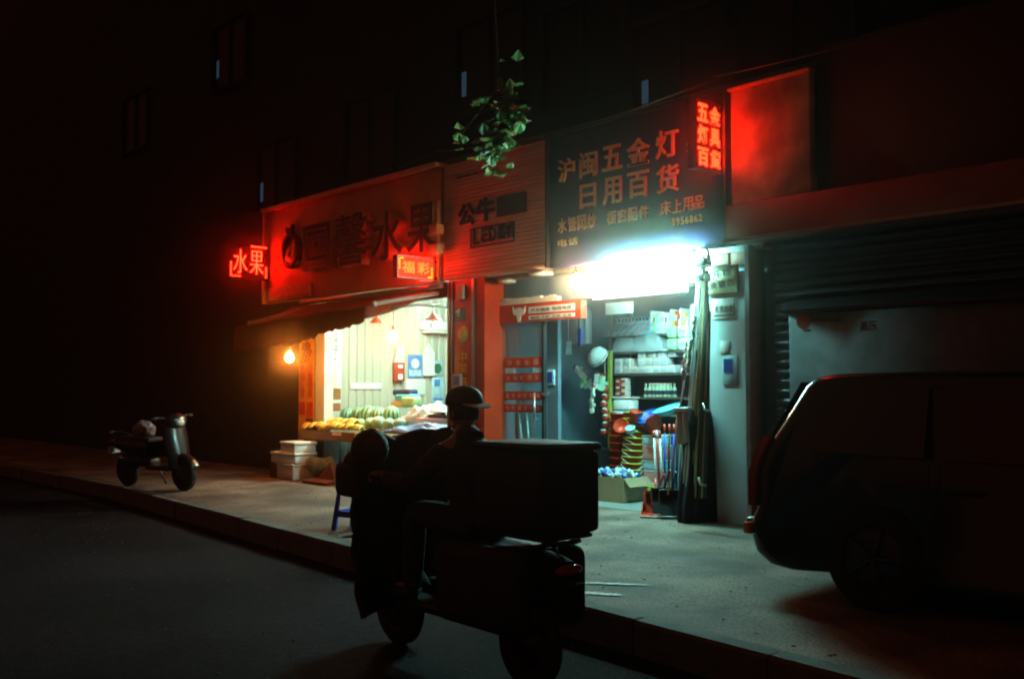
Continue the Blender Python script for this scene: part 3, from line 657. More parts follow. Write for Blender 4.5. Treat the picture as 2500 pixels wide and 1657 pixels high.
def panelX(name, l, t, r, b, m, label, cat, group=None, th=.008, X=WX):
    a, c = PX(l, (t + b) / 2, X), PX(r, (t + b) / 2, X); z1, z0 = PX((l + r) / 2, t, X).z, PX((l + r) / 2, b, X).z
    o = MB().rbox(X, X + th, a.y, c.y, z0, z1, min(.003, th * .3)).build(name, m); tag(o, label, cat, group); return o, (a.y, c.y, z0, z1)
g = 'papers on the fruit shop wall'
t, (ya, yb, z0, z1) = panelX('scroll', 797, 770, 833, 1040, M['paper'], 'tall white scroll with green brush characters beside the fruit shop jamb', 'scroll', g)
zc = lambda py: PX(815, py, WX).z
writing('scroll_text', [(ch, Vector((WX + .010, (ya + yb) / 2, zc(py))), (yb - ya) * .5, .16) for ch, py in (('然', 824), ('好', 853), ('味', 884))], M['green_ink'], t, (0, 1, 0), ZU, .003)
MB().box(WX + .0085, WX + .011, ya + .03, yb - .01, zc(975), zc(948)).build('fruit_picture', M['fruit_photo'], t)
MB().box(WX + .0085, WX + .011, ya + .03, yb - .01, zc(1003), zc(984)).build('fruit_picture', M['fruit_photo'], t)
t, (ya, yb, z0, z1) = panelX('notice', 789, 878, 823, 948, M['cream'], 'cream paper notice stuck over the white scroll', 'notice', g, X=WX + .02)
writing('notice_text', [('通知事项', Vector((WX + .030, (ya + yb) / 2, z0 + (z1 - z0) * f)), (yb - ya) * .6, .035) for f in (.8, .6, .4, .25)], M['cream'], t, (0, 1, 0), ZU, .002)
panelX('label_strip', 855, 934, 931, 950, M['paper'], 'long narrow white strip across the ribbed wall', 'label', g)
t, (ya, yb, z0, z1) = panelX('calendar', 996, 866, 1030, 922, M['blue_paper'], 'blue wall calendar with a pale round moon on it', 'calendar', g)
MB().lathe([(.001, 0), (.085, 0), (.085, .004), (.001, .004)], (WX + .008, (ya + yb) / 2, z0 + (z1 - z0) * .62), 20, 'x', smooth=False).build('moon', M['paper'], t)
MB().box(WX + .0085, WX + .012, ya + .02, yb - .02, z0 + .03, z0 + (z1 - z0) * .35).build('date_block', M['pale_blue'], t)
panelX('board', 991, 925, 1038, 963, M['paper'], 'blank white board below the blue calendar', 'board', g)
t = thing('paper_bag', PX(1043, 917, WX + .03), 'white paper bag hanging by its pointed top right of the calendar', 'bag', g)
a, c = PX(1031, 880, WX), PX(1056, 880, WX); z1, z0, zt = PX(1043, 862, WX).z, PX(1043, 917, WX).z, PX(1040, 840, WX).z
MB().prism([(WX + .01, a.y, z0), (WX + .01, c.y, z0), (WX + .01, c.y, z1), (WX + .01, a.y + .1, zt), (WX + .01, a.y, z1)], (.05, 0, 0)).build('bag_body', M['paper'], t)
MB().prism([(WX + .063, a.y, z1), (WX + .063, c.y, z1), (WX + .063, a.y + .1, zt)], (.012, 0, 0)).build('folded_flap', M['white_plastic'], t)
t = thing('hanging_bag', PX(968, 930, WX + .05), 'pointed white plastic bag with a red and blue printed label hanging left of the calendar', 'bag', g)
a, c = PX(957, 900, WX), PX(981, 900, WX); z1, z0, zt = PX(968, 885, WX).z, PX(968, 930, WX).z, PX(975, 842, WX).z
MB().prism([(WX + .02, a.y, z1), (WX + .02, c.y, z1), (WX + .02, c.y, zt), (WX + .02, c.y - .12, zt)], (.05, 0, 0)).build('film_top', M['bagwhite'], t)
MB().rbox(WX + .02, WX + .09, a.y, c.y, z0, z1 - .003, .012).build('pack', M['red_skin'], t)
MB().box(WX + .091, WX + .095, a.y + .06, c.y - .05, z0 + .22, z1 - .04).box(WX + .091, WX + .095, a.y + .06, c.y - .05, z0 + .03, z0 + .12).build('white_patch', M['paper'], t)
t, (ya, yb, z0, z1) = panelX('poster', 1056, 880, 1079, 916, M['pale_blue'], 'small pale blue poster with a green emblem at the right end of the wall', 'poster', g)
MB().lathe([(.001, 0), (.09, 0), (.09, .004), (.001, .004)], (WX + .008, (ya + yb) / 2, z0 + .12), 16, 'x', smooth=False).build('emblem', M['green_ink'], t)
t, (ya, yb, z0, z1) = panelX('poster', 1054, 921, 1084, 985, M['pale_blue'], 'taller pale blue poster under the small one with the green emblem', 'poster', g, X=WX + .012)
MB().box(WX + .0205, WX + .024, ya + .02, yb - .02, z0 + .06, z0 + .10).box(WX + .0205, WX + .024, ya + .05, yb - .1, z0 + .3, z0 + .42).build('blue_print', M['blue_paper'], t)
# air conditioner on the ribbed wall
a, c = PX(1020, 800, WX), PX(1096, 800, WX); z1, z0 = PX(1055, 784, WX).z, PX(1055, 814, WX).z
t = thing('air_conditioner', (WX, (a.y + c.y) / 2, z0), 'off-white wall air conditioner high on the ribbed wall', 'air conditioner')
MB().rbox(WX, WX + .22, a.y, c.y, z0 + .04, z1, .03).build('housing', M['white_plastic'], t)
MB().rbox(WX + .02, WX + .20, a.y + .05, c.y - .02, z0, z0 + .036, .01).build('air_flap', M['cream'], t)
MB().box(WX + .221, WX + .224, a.y + .1, a.y + .13, z1 - .13, z1 - .05).build('badge', M['grey_ink'], t)

# ------------------------------------------------------------------ fruit table
ta = thing('fruit_table', (-12.0, .5, FL), 'wooden fruit display table with a boarded front under the melons', 'table')
xL, xR = -13.62, p0 - p0 - 10.42
def top_z(y): return .86 + (y + .2) * .10
MB().prism([(xL, -.20, .80), (xL, 1.2, .94), (xL, 1.2, .98), (xL, -.20, .84)], (xR - xL, 0, 0)).build('table_top', M['wood'], ta)
MB().box(xL - .01, P(868, 1058, -.22).x, -.235, -.205, .76, .895).build('front_board', M['wood'], ta)
for x in (xL + .05, (xL + xR) / 2, xR - .06):
    for y in (-.12, 1.1): MB().box(x - .035, x + .035, y - .035, y + .035, FL + .004, .80).build('leg', M['wood'], ta)
wt = P(880, 1062, -.23); MB().rbox(P(869, 1060, -.23).x, P(895, 1060, -.23).x, -.26, -.206, .70, .90, .01).build('white_price_board', M['white_plastic'], ta)
q = P(822, 1048, -.24); MB().box(q.x - .12, q.x + .12, -.245, -.237, .845, .90).build('price_tag', M['paper'], ta)
# bananas
def banana_hand():
    t = thing('banana_bunch', (0, 0, 0), 'bunch', 'bananas')
    n = 6
    for k in range(n):
        a = (k - (n - 1) / 2) * .30; pts = []; rs = []
        for i in range(8):
            s = i / 7; x = math.sin(a) * (.04 + .14 * s); yy = -.17 * s; z = .05 + .055 * math.sin(s * math.pi) + .01 * k % .02
            pts.append((x, yy, z)); rs.append(.006 + .015 * math.sin(math.pi * min(1, .12 + s * .86)) ** .5)
        MB().tube(pts, rs, 8).build('banana', M['banana'], t)
    MB().ball((0, .012, .055), (.03, .03, .022), 10, 6).build('crown_stalk', M['stem'], t)
    return t
bp = banana_hand(); spots = []
for i, px in enumerate((768, 783, 799, 815, 833, 851, 869, 886)): spots.append((px, 0))
for i, px in enumerate((790, 806, 822, 840, 858, 876)): spots.append((px, 1))
ordn = ['first', 'second', 'third', 'fourth', 'fifth', 'sixth', 'seventh', 'eighth', 'ninth', 'tenth', 'eleventh', 'twelfth']
for i, (px, row) in enumerate(spots):
    Y = -.02 if row == 0 else .20; o = bp if i == 0 else copy_tree(bp); x = P(px, 1040, Y).x
    o.location = (x, Y, top_z(Y) + (.0 if row == 0 else .035)); o.rotation_euler = (R(random.uniform(-6, 8)), R(random.uniform(-8, 8)), R(random.uniform(-38, 20))); s = random.uniform(.95, 1.15); o.scale = (s, s, s)
    k = i if row == 0 else i - 8
    o['label'] = f"yellow banana bunch, {ordn[k]} from the left in the {'front' if row == 0 else 'back'} banana row"; o['group'] = 'banana bunches on the fruit table'
# melons
def watermelon():
    t = thing('watermelon', (0, 0, 0), 'm', 'watermelon')
    MB().ball((0, 0, .135), (.135, .135, .128), 28, 16).build('rind', M['melon'], t)
    MB().tube([(0, 0, .255), (.005, .0, .275), (.015, .005, .285)], .006, 6).build('stalk', M['stem'], t); return t
wm = watermelon()
for i, (px, py, Y, s, lb_) in enumerate(((848, 1012, .62, .9, 'striped watermelon at the left end of the back row'), (872, 1010, .70, .95, 'striped watermelon, second from the left in the back row'), (895, 1011, .60, 1.12, 'largest striped watermelon in the middle of the back row'), (921, 1008, .92, .9, 'dark watermelon half hidden behind the back row'), (957, 1010, .66, 1.0, 'striped watermelon at the right end of the back row beside the plastic film'), (925, 1014, .66, 1.0, 'striped watermelon right of the largest one in the back row'))):
    o = wm if i == 0 else copy_tree(wm); q = P(px, py, Y); o.location = (q.x, Y, max(top_z(Y), q.z - .135 * s)); o.scale = (s, s, s); o.rotation_euler = (R(random.uniform(50, 80)), 0, R(random.uniform(-60, 60)))
    o.location.z += .135 * s * .0
    o.rotation_euler = (R(random.uniform(-15, 15)), R(random.uniform(-15, 15)), R(random.uniform(0, 360))); o['label'] = lb_; o['group'] = 'watermelons on the fruit table'
pmesh = None
for i, (px, py, Y, s) in enumerate(((845, 1028, .40, .8), (862, 1026, .42, .85), (880, 1027, .44, .8), (905, 1033, .36, 1.0), (924, 1034, .36, 1.15), (950, 1033, .36, 1.0), (977, 1033, .38, 1.05))):
    q = P(px, py, Y)
    if pmesh is None:
        pm = thing('pale_melon', (0, 0, 0), 'm', 'melon'); MB().ball((0, 0, .08), (.095, .095, .08), 20, 12).build('rind', M['pale_green'], pm); MB().tube([(0, 0, .155), (.006, 0, .175)], .006, 6).build('stalk', M['stem'], pm); pmesh = pm; o = pm
    else: o = copy_tree(pm)
    o.location = (q.x, Y, top_z(Y) + .02); o.scale = (s, s, s); o.rotation_euler = (0, 0, random.uniform(0, 6)); o['label'] = f'pale green melon, {ordn[i]} from the left in front of the watermelons'; o['group'] = 'pale melons on the fruit table'
# things on the right half of the table
def crumpled(name, l, t, r, b, Y, dep, m, label, cat, amp=.03, seed=0, bulge=.6):
    a, c = P(l, b, Y), P(r, b, Y); z0 = P((l + r) / 2, b, Y).z; z1 = P((l + r) / 2, t, Y).z
    def fn(u, v):
        x = a.x + (c.x - a.x) * u; y = Y + dep * v
        h = (math.sin(math.pi * min(1, max(0, u))) ** .35) * (math.sin(math.pi * v) ** .5 if v < .5 else 1) * (z1 - z0)
        d = noise.noise(Vector((u * 5 + seed, v * 4, seed))) * amp * 2 + noise.noise(Vector((u * 14 + seed, v * 11, seed + 3))) * amp
        return Vector((x, y, z0 + max(0, h * (.75 + .25 * bulge) + d * (1 if 0 < u < 1 and 0 < v else 0))))
    return tag(MB().grid(fn, 36, 20).build(name, m, thick=.003), label, cat)
crumpled('plastic_film', 968, 988, 1060, 1036, .42, .5, M['bagwhite'], 'crumpled white plastic film over the goods right of the watermelons', 'plastic film', .05, 3)
crumpled('plastic_sheet', 930, 1036, 1103, 1062, -.12, .45, M['blue_sheet'], 'blue plastic sheet over the right front of the fruit table', 'plastic sheet', .03, 9)
for i, (l, r, lb_) in enumerate(((1010, 1056, 'crinkled red plastic bag of fruit left of the rider'), (1050, 1100, 'crinkled red plastic bag of fruit touching the rider outline'))):
    Y = -.36; a, c = P(l, 1090, Y), P(r, 1090, Y); cz = P((l + r) / 2, 1092, Y).z
    t = MB(); n = bmesh.new(); bmesh.ops.create_icosphere(n, subdivisions=4, radius=1)
    for v in n.verts:
        k = 1 + .13 * noise.noise(v.co * 2.6 + Vector((i * 5, 0, 0))) + .05 * noise.noise(v.co * 8); v.co = v.co * k
    for f in n.faces: f.smooth = True
    t.add(n, Matrix.Translation(((a.x + c.x) / 2, Y, cz)) @ Matrix.Diagonal(((c.x - a.x) * .58, .13, .13, 1)))
    rt = thing('red_bag', ((a.x + c.x) / 2, Y, cz - .13), lb_, 'bag', 'red bags in front of the fruit table'); t.build('bag', M['red_skin'], rt)
    MB().tube([((a.x + c.x) / 2 - .03, Y, cz + .12), ((a.x + c.x) / 2, Y - .01, cz + .19), ((a.x + c.x) / 2 + .03, Y, cz + .12)], .008, 6).build('knot', M['red_skin'], rt)
ct = thing('counter_crate', (P(1032, 1115, -.36).x, -.36, FL), 'low dark crate carrying the red bags in front of the fruit table', 'crate')
zz = P(1055, 1106, -.36).z - .03
MB().rbox(P(1000, 1100, -.36).x, P(1110, 1100, -.36).x, -.52, -.25, zz - .10, zz, .01).build('tray', M['wood'], ct)
for px in (1004, 1106):
    for y in (-.50, -.27): MB().box(P(px, 1100, -.36).x - .02, P(px, 1100, -.36).x + .02, y - .02, y + .02, FL, zz - .102).build('leg', M['wood'], ct)
t = thing('bag_stack', P(962, 992, .95), 'pile of blue and green packed bags behind the watermelons', 'bags')
for l, tt, r, b, m, dz in ((957, 950, 1000, 966, 'dark_letter', 0), (966, 962, 1010, 978, 'cyan_plastic', -.03), (985, 968, 1016, 992, 'green_pack', -.06), (957, 978, 992, 994, 'yellow_pack', -.02)):
    a, c = P(l, tt, .95), P(r, b, .95); MB().rbox(a.x, c.x, .95 + dz, 1.12 + dz, c.z, a.z, .03).build('packed_bag', M[m], t)
sc_ = thing('scale', P(1080, 1020, .5), 'dark shop scale on the beige box at the right end of the fruit table', 'scale')
a, c = P(1055, 1018, .5), P(1096, 1018, .5); z0 = P(1075, 1020, .5).z
MB().rbox(a.x, c.x, .42, .68, z0, z0 + .05, .012).build('base', M['dark_metal'], sc_); MB().rbox(a.x + .02, c.x - .02, .43, .66, z0 + .075, z0 + .09, .005).build('tray', M['metal'], sc_)
MB().tube([((a.x + c.x) / 2, .55, z0 + .05), ((a.x + c.x) / 2, .55, z0 + .076)], .03).build('post', M['black'], sc_)
bxz = P(1075, 1046, .5).z
tag(MB().rbox(a.x - .25, c.x, .40, .72, bxz, z0 - .002, .01).build('beige_box', M['cream']), 'plain beige box carrying the scale on the fruit table', 'box')
# ------------------------------------------------------------------ pillar between the shops: number plate, lottery banner, cards
q, (xa, xb, z0, z1) = panelY('number_plate', 1109, 752, 1134, 783, -.014, M['green'], 'dark green house number plate reading 7 on the red pillar', 'number plate')
writing('number', [('7', Vector(((xa + xb) / 2, -.017, (z0 + z1) / 2 + .02)), .05, .10)], M['paper'], q, XR, ZU, .003, .02)
MB().box(xa + .03, xb - .03, -.018, -.0145, z0 + .015, z0 + .03).build('small_line', M['grey_ink'], q)
q, (xa, xb, z0, z1) = panelY('lottery_banner', 1109, 788, 1150, 1000, -.014, M['red_ink'], 'red vertical banner with yellow characters under a yellow globe', 'banner')
cx = (xa + xb) / 2
writing('banner_text', [(ch, Vector((cx, -.0175, P(1129, py, -.017).z)), (xb - xa) * .52, .145) for ch, py in (('中', 871), ('国', 901), ('福', 933), ('利', 965), ('彩', 993))], M['yellow_ink'], q, XR, ZU, .004, .03)
MB().ball((cx + .01, -.012, P(1130, 815, -.01).z), (.105, .035, .11), 24, 14).build('globe', mat('glossy_yellow', (0.8, 0.62, 0.1), 0.12, coat=.8), q)
for l, t_, r, b_, m, lb_ in ((1104, 912, 1129, 950, 'paper', 'white card with a blue picture on the red pillar'), (1107, 951, 1127, 968, 'cream', 'small cream card below the blue picture card')):
    q, (xa, xb, z0, z1) = panelY('card', l, t_, r, b_, -.024, M[m], lb_, 'card', th=.006)
    if m == 'paper': MB().box(xa + .03, xb - .06, -.028, -.0245, z0 + .05, z1 - .03).build('picture', M['blue_paper'], q)
q, (xa, xb, z0, z1) = panelY('street_plate', 1113, 694, 1131, 730, -.05, M['pale_blue'], 'pale bent notice plate at the top of the red pillar', 'plate', th=.03)

# ------------------------------------------------------------------ foam boxes and goods on the paving, left
def foam_box(name, x0, x1, y0, y1, z0, z1, label, rot=0):
    t = thing(name, ((x0 + x1) / 2, (y0 + y1) / 2, z0), label, 'foam box', 'white foam boxes left of the fruit shop')
    o = t.location.copy(); t.location = (0, 0, 0)
    Rm = Matrix.Translation(o) @ Matrix.Rotation(R(rot), 4, 'Z') @ Matrix.Translation(-o)
    t.location = o
    MB().rbox(x0, x1, y0, y1, z0, z1 - .045, .012, Rm).build('tub', M['foam'], t); MB().rbox(x0 - .012, x1 + .012, y0 - .012, y1 + .012, z1 - .043, z1, .012, Rm).build('lid', M['foam'], t); return t
fx = P(737, 1150, -.42).x; g0 = ground(-.5)
foam_box('foam_box', fx - .42, fx + .13, -.62, -.28, g0, g0 + .24, 'white foam box at the bottom of the stack left of the fruit shop', -4)
foam_box('foam_box', fx - .52, fx + .14, -.64, -.26, g0 + .242, g0 + .40, 'middle white foam box pushed out to the left in its stack', 3)
foam_box('foam_box', fx - .30, fx + .14, -.62, -.26, g0 + .402, g0 + .56, 'smallest white foam box, topmost of its stack', -2)
tag(MB().box(fx - .64, fx - .44, -.60, -.2, g0, g0 + .22).build('dark_crate', M['brown']), 'dark crate in the shade under the jutting foam box', 'crate')
c = P(783, 1132, -.35); sk = MB()
def sack(u, v):
    a = 2 * math.pi * u; rr = .21 * (math.sin(math.pi * (.12 + .88 * (1 - v))) ** .5) * (1 + .12 * math.sin(3 * a + 1) + .07 * math.sin(7 * a)); return Vector((c.x + rr * math.cos(a) * 1.25, -.33 + rr * math.sin(a) * .8, g0 + .36 * v + .02 * math.sin(a * 2)))
tag(sk.grid(sack, 30, 14).build('net_sack', mat('net_sack', (0.16, 0.17, 0.09), .8, var=.5, scale=26, bump=.8, bscale=60)), 'greenish brown net sack behind the brown sheet on the paving', 'sack')
c2 = P(792, 1150, -.55)
tag(MB().prism([(c2.x - .30, -.52, g0), (c2.x + .24, -.52, g0), (c2.x - .02, -.44, g0 + .30)], (.02, .06, 0)).prism([(c2.x - .36, -.70, g0 + .001), (c2.x + .30, -.70, g0 + .001), (c2.x + .26, -.53, g0 + .03), (c2.x - .30, -.53, g0 + .03)], (0, 0, .03)).build('folded_sheet', M['brown']), 'brown triangular folded sheet leaning beside the foam boxes', 'sheet')

# ------------------------------------------------------------------ blue plastic stool
gs = ground(-2.6)
sx, sy = P(868, 1300, -2.62).x, -2.62
sto = thing('plastic_stool', (sx, sy, gs), 'blue plastic stool with slotted legs on the paving beside the rider', 'stool')
H = .46
MB().rbox(-.15, .15, -.15, .15, H - .03, H, .012).build('seat', M['blue_plastic'], sto, ) if False else None
def stool_part(nm, fn):
    b = MB(); fn(b); o = b.build(nm, M['blue_plastic'], sto)
c = Vector((sx, sy, gs)); T0 = Matrix.Translation(c) @ Matrix.Rotation(R(14), 4, 'Z')
stool_part('seat', lambda b: b.rbox(-.14, .14, -.14, .14, H - .028, H, .012, T0))
for a in range(4):
    Ra = T0 @ Matrix.Rotation(R(90 * a), 4, 'Z')
    def leg(b, Ra=Ra):
        for s in (-1, 1):      # one slotted side: two splayed uprights meeting the next side's at the corner
            pts = [(s * .12, -.13, H - .03), (s * .165, -.175, 0.0), (s * .105, -.175, 0.0), (s * .085, -.13, H - .03)]
            b.prism([Ra @ Vector(p) for p in pts], Ra.to_3x3() @ Vector((0, .02, 0)))
    stool_part('leg', leg)
    stool_part('cross_rail', lambda b, Ra=Ra: b.box(-.10, .10, -.158, -.14, .13, .19, Ra))
# crumpled blue bag by the stool
q = PZ(897, 1305, gs)
n = bmesh.new(); bmesh.ops.create_icosphere(n, subdivisions=4, radius=1)
for v in n.verts: v.co *= 1 + .3 * noise.noise(v.co * 2.2) + .12 * noise.noise(v.co * 6)
for f in n.faces: f.smooth = True
b = MB(); b.add(n, Matrix.Translation((q.x, q.y, gs + .075)) @ Matrix.Diagonal((.12, .10, .085, 1)))
tag(b.build('plastic_bag', M['blue_plastic']), 'crumpled bright blue plastic bag at the foot of the stool', 'bag')

# ------------------------------------------------------------------ hardware shop: stock
RY = 1.75
rk = thing('shelf_rack', (P(1575, 1200, RY).x, RY, FL), 'open shelf rack crowded with boxes and packs in the hardware shop', 'shelf')
rxl, rxr = P(1492, 900, RY).x, P(1690, 900, RY).x
zs = [P(1570, py, RY).z for py in (816, 858, 911, 969, 1010)]   # shelf tops
for z in zs: MB().box(rxl + .03, rxr - .03, RY, RY + .42, z - .025, z).build('shelf_board', M['metal'], rk)
for xx in (rxl, rxr):
    for yy in (RY, RY + .42): MB().box(xx - .022, xx + .022, yy - .02, yy + .02, FL + .004, zs[0] + .35).build('upright', M['metal'], rk)
MB().box(rxl, rxr, RY + .445, RY + .46, FL + .01, zs[0] + .3).build('back_sheet', M['wall_grey'], rk)
gp = P(1490, 930, RY - .16); zt_ = P(1488, 856, RY - .16).z
tag(MB().box(gp.x - .03, gp.x + .02, RY - .18, RY - .14, FL + .004, zt_).build('yellow_green_rail', M['rail_green']), 'yellow green upright rail at the left front of the shelf rack', 'rail')
def onshelf(i, px): return P(px, 900, RY).x, zs[i]
# top: hangers, then upright packs
hg = thing('clothes_hanger', (0, 0, 0), 'h', 'hanger')
hm = MB(); hm.tube([(0, -.24, 0), (0, 0, .13), (0, .24, 0), (0, -.24, 0)], .011, 8); hm.build('frame', M['pink'], hg)
MB().tube([(0, 0, .13), (0, .02, .17), (0, .0, .20), (0, -.025, .19)], .005, 6).build('hook', M['chrome'], hg)
hb_ = copy_tree(hg)
for o in children(hb_):
    if o.name.startswith('frame'): o.data = o.data.copy(); o.data.materials[0] = M['cyan_plastic']
zt = zs[0]
for i in range(12):
    src = hg if i % 2 == 0 else hb_; o = src if i < 2 else copy_tree(src)
    px = 1470 + i * 8.6; o.location = (P(px, 800, RY - .25).x + .03, RY + .06, zt + .06 + .11 * (i % 2 == 9)); o.rotation_euler = (R(18), R(-16), R(-58))
    o['label'] = f"{'pink' if i % 2 == 0 else 'light blue'} plastic hanger, {ordn[i // 2]} of its colour from the left on top of the rack"; o['group'] = 'plastic hangers stacked on the rack'
cols = ['paper', 'green_pack', 'paper', 'white_plastic', 'paper', 'cream', 'paper', 'yellow_pack', 'orange_plastic', 'paper', 'yellow_pack', 'lime', 'green_pack', 'paper']
nmz = {'paper': 'white', 'green_pack': 'pale green', 'white_plastic': 'glossy white', 'cream': 'cream', 'yellow_pack': 'yellow', 'orange_plastic': 'orange', 'lime': 'lime green'}
x = P(1577, 790, RY).x; x_end = P(1686, 790, RY).x; n = len(cols); w = (x_end - x) / n
for i, cn in enumerate(cols):
    t = thing('upright_pack', (x + w * (i + .5), RY + .1, zt), f"{nmz[cn]} upright pack, number {i + 1} from the left on the top shelf", 'pack', 'upright packs on the top shelf')
    h = random.uniform(.24, .31); Rm = Matrix.Translation((x + w * (i + .5), RY + .05, zt)) @ Matrix.Rotation(R(random.uniform(2, 9)), 4, 'Y')
    MB().rbox(-w * .42, w * .42, 0, .24, 0, h, .008, Rm).build('pack', M[cn], t)
    MB().box(-w * .3, w * .3, -.004, -.001, h * .55, h * .8, Rm).build('pack_label', M['red_skin' if i % 4 == 1 else 'pale_blue'], t)
# second shelf: bundles in clear film, green and white packs
for i, (l, r, tt, lb_) in enumerate(((1493, 1545, 818, 'bundle of plastic ware in blue clear film at the left of the second shelf'), (1540, 1612, 814, 'larger domed bundle of plastic ware in clear film on the second shelf'))):
    a, c = P(l, 850, RY - .05), P(r, 850, RY - .05); z1_ = P(1550, tt, RY - .05).z; z0_ = zs[1]
    t = thing('film_bundle', ((a.x + c.x) / 2, RY, z0_), lb_, 'bundle', 'film bundles on the second shelf')
    def dome(u, v, a=a, c=c, z1_=z1_, z0_=z0_, i=i):
        an = math.pi * u; k = 1 + .08 * noise.noise(Vector((u * 9, v * 6, i * 4)))
        return Vector(((a.x + c.x) / 2 - math.cos(an) * (c.x - a.x) / 2 * k, RY - .03 + .35 * v, z0_ + .003 + max(0, math.sin(an)) ** .6 * (z1_ - z0_) * k))
    MB().grid(dome, 22, 10).grid(lambda u, v: dome(u, 0) * 1.0 if v > .5 else Vector((dome(u, 0).x, RY - .03, z0_ + .003)), 22, 1).build('film', M['film'], t)
    for k in range(5):
        cxk = a.x + (c.x - a.x) * (.15 + .175 * k); hh = (z1_ - z0_) * (.75 if 0 < k < 4 else .45)
        MB().lathe([(.05, 0), (.06, hh * .5), (.045, hh)], (cxk, RY + .12, z0_ + .004), 14).build('plastic_cup', M['pale_blue' if k % 2 else 'white_plastic'], t)
for i, (l, r, tt, b_, cn) in enumerate(((1622, 1646, 814, 834, 'green_pack'), (1622, 1646, 835, 857, 'green_pack'), (1648, 1676, 810, 834, 'paper'), (1648, 1676, 835, 857, 'paper'))):
    a, c = P(l, tt, RY - .05), P(r, b_, RY - .05)
    t = thing('tissue_pack', ((a.x + c.x) / 2, RY, c.z), f"{'pale green' if cn != 'paper' else 'white'} {'upper' if i % 2 == 0 else 'lower'} tissue pack at the right of the second shelf", 'pack', 'tissue packs on the second shelf')
    zlo = zs[1] if i % 2 else zs[1] + .155
    MB().rbox(a.x + .004, c.x - .004, RY - .02, RY + .25, zlo + .003, zlo + .15, .025).build('pack', M[cn], t); MB().box(a.x + .03, c.x - .03, RY - .0235, RY - .0205, zlo + .05, zlo + .10).build('pack_label', M['pale_blue'], t)
# third shelf: white boxes in two rows
proto = None; z2 = zs[2]
for row, cnt in ((0, 8), (1, 7), (2, 4)):
    for k in range(cnt):
        px = (1500 + k * 18.5) if row < 2 else (1556 + k * 24); xx = P(px + 8, 890, RY).x; w = .062
        if row == 1 and k == 2: continue
        if proto is None:
            proto = thing('white_box', (0, 0, 0), 'b', 'box'); MB().rbox(-w, w, 0, .16, 0, .098, .006).build('carton', M['white_plastic'], proto); MB().box(-w * .7, w * .7, -.004, -.001, .02, .055).build('printed_label', M['pale_blue'], proto); o = proto
        else: o = copy_tree(proto)
        o.location = (xx, RY + random.uniform(.0, .03), z2 + .002 + row * .1); o.rotation_euler = (0, 0, R(random.uniform(-7, 7)))
        o['label'] = f"small white carton, {ordn[k]} from the left in the {('bottom', 'middle', 'top')[row]} row on the third shelf"; o['group'] = 'white cartons on the third shelf'
# fourth shelf: little box pile and bottles
for r_ in range(3):
    for k in range(2):
        px = 1508 + 14 * k; z = zs[3] + .002 + r_ * .082; xx = P(px, 945, RY).x
        t = thing('small_box', (xx, RY, z), f"small {'white' if k else 'red'} box, {('bottom', 'middle', 'top')[r_]} of the {'right' if k else 'left'} pile on the fourth shelf", 'box', 'small boxes on the fourth shelf')
        MB().rbox(xx - .042, xx + .042, RY, RY + .1, z, z + .08, .005).build('carton', M['paper' if k else 'red_skin'], t); MB().box(xx - .03, xx + .03, RY - .004, RY - .001, z + .025, z + .055).build('printed_label', M['red_skin' if k else 'paper'], t)
bt = None
for row in range(2):
    for k in range(7):
        px = 1572 + 9.2 * k + row * 4
        if bt is None:
            bt = thing('bottle', (0, 0, 0), 'b', 'bottle'); MB().lathe([(.026, 0), (.028, .01), (.028, .10), (.012, .135), (.011, .15)], n=12).build('body', M['pale_green'], bt); MB().lathe([(.014, .151), (.014, .175), (.001, .176)], n=10).build('cap', M['white_plastic'], bt); MB().lathe([(.0287, .03), (.0287, .085)], n=12, cap=False).build('printed_label', M['dark_letter'], bt); o = bt
        else: o = copy_tree(bt)
        o.location = (P(px, 950, RY).x, RY + .04 + .09 * row, zs[3] + .002); o['label'] = f"white-capped bottle, {ordn[k]} from left in the {'front' if row == 0 else 'back'} row, fourth shelf"; o['group'] = 'bottles on the fourth shelf'
# below: white lit-looking box, clear tubs
a, c = P(1499, 968, RY - .15), P(1545, 1002, RY - .15)
t = thing('plastic_box', ((a.x + c.x) / 2, RY - .1, c.z), 'bright white plastic box in front of the rack below the small boxes', 'box')
MB().rbox(a.x, c.x, RY - .18, RY - .02, c.z, a.z - .03, .03).build('body', M['white_plastic'], t); MB().rbox(a.x - .01, c.x + .01, RY - .19, RY - .01, a.z - .028, a.z, .012).build('lid', M['white_plastic'], t)
t2 = thing('clear_tub', ((a.x + c.x) / 2, RY - .1, FL), 'tall stack of cloudy clear tubs carrying the white plastic box', 'tub')
for k in range(5):
    zz0 = FL + .005 + (c.z - FL - .01) * k / 5; zz1 = FL + (c.z - FL - .01) * (k + 1) / 5
    MB().rbox(a.x, c.x, RY - .20, RY - .02, zz0, zz1, .02).build('tub', M['pale_blue'], t2)
# cardboard notice above the rack
panelY('price_board', 1478, 738, 1545, 766, 1.2, M['paper'], 'blank white board hanging below the light box', 'board')
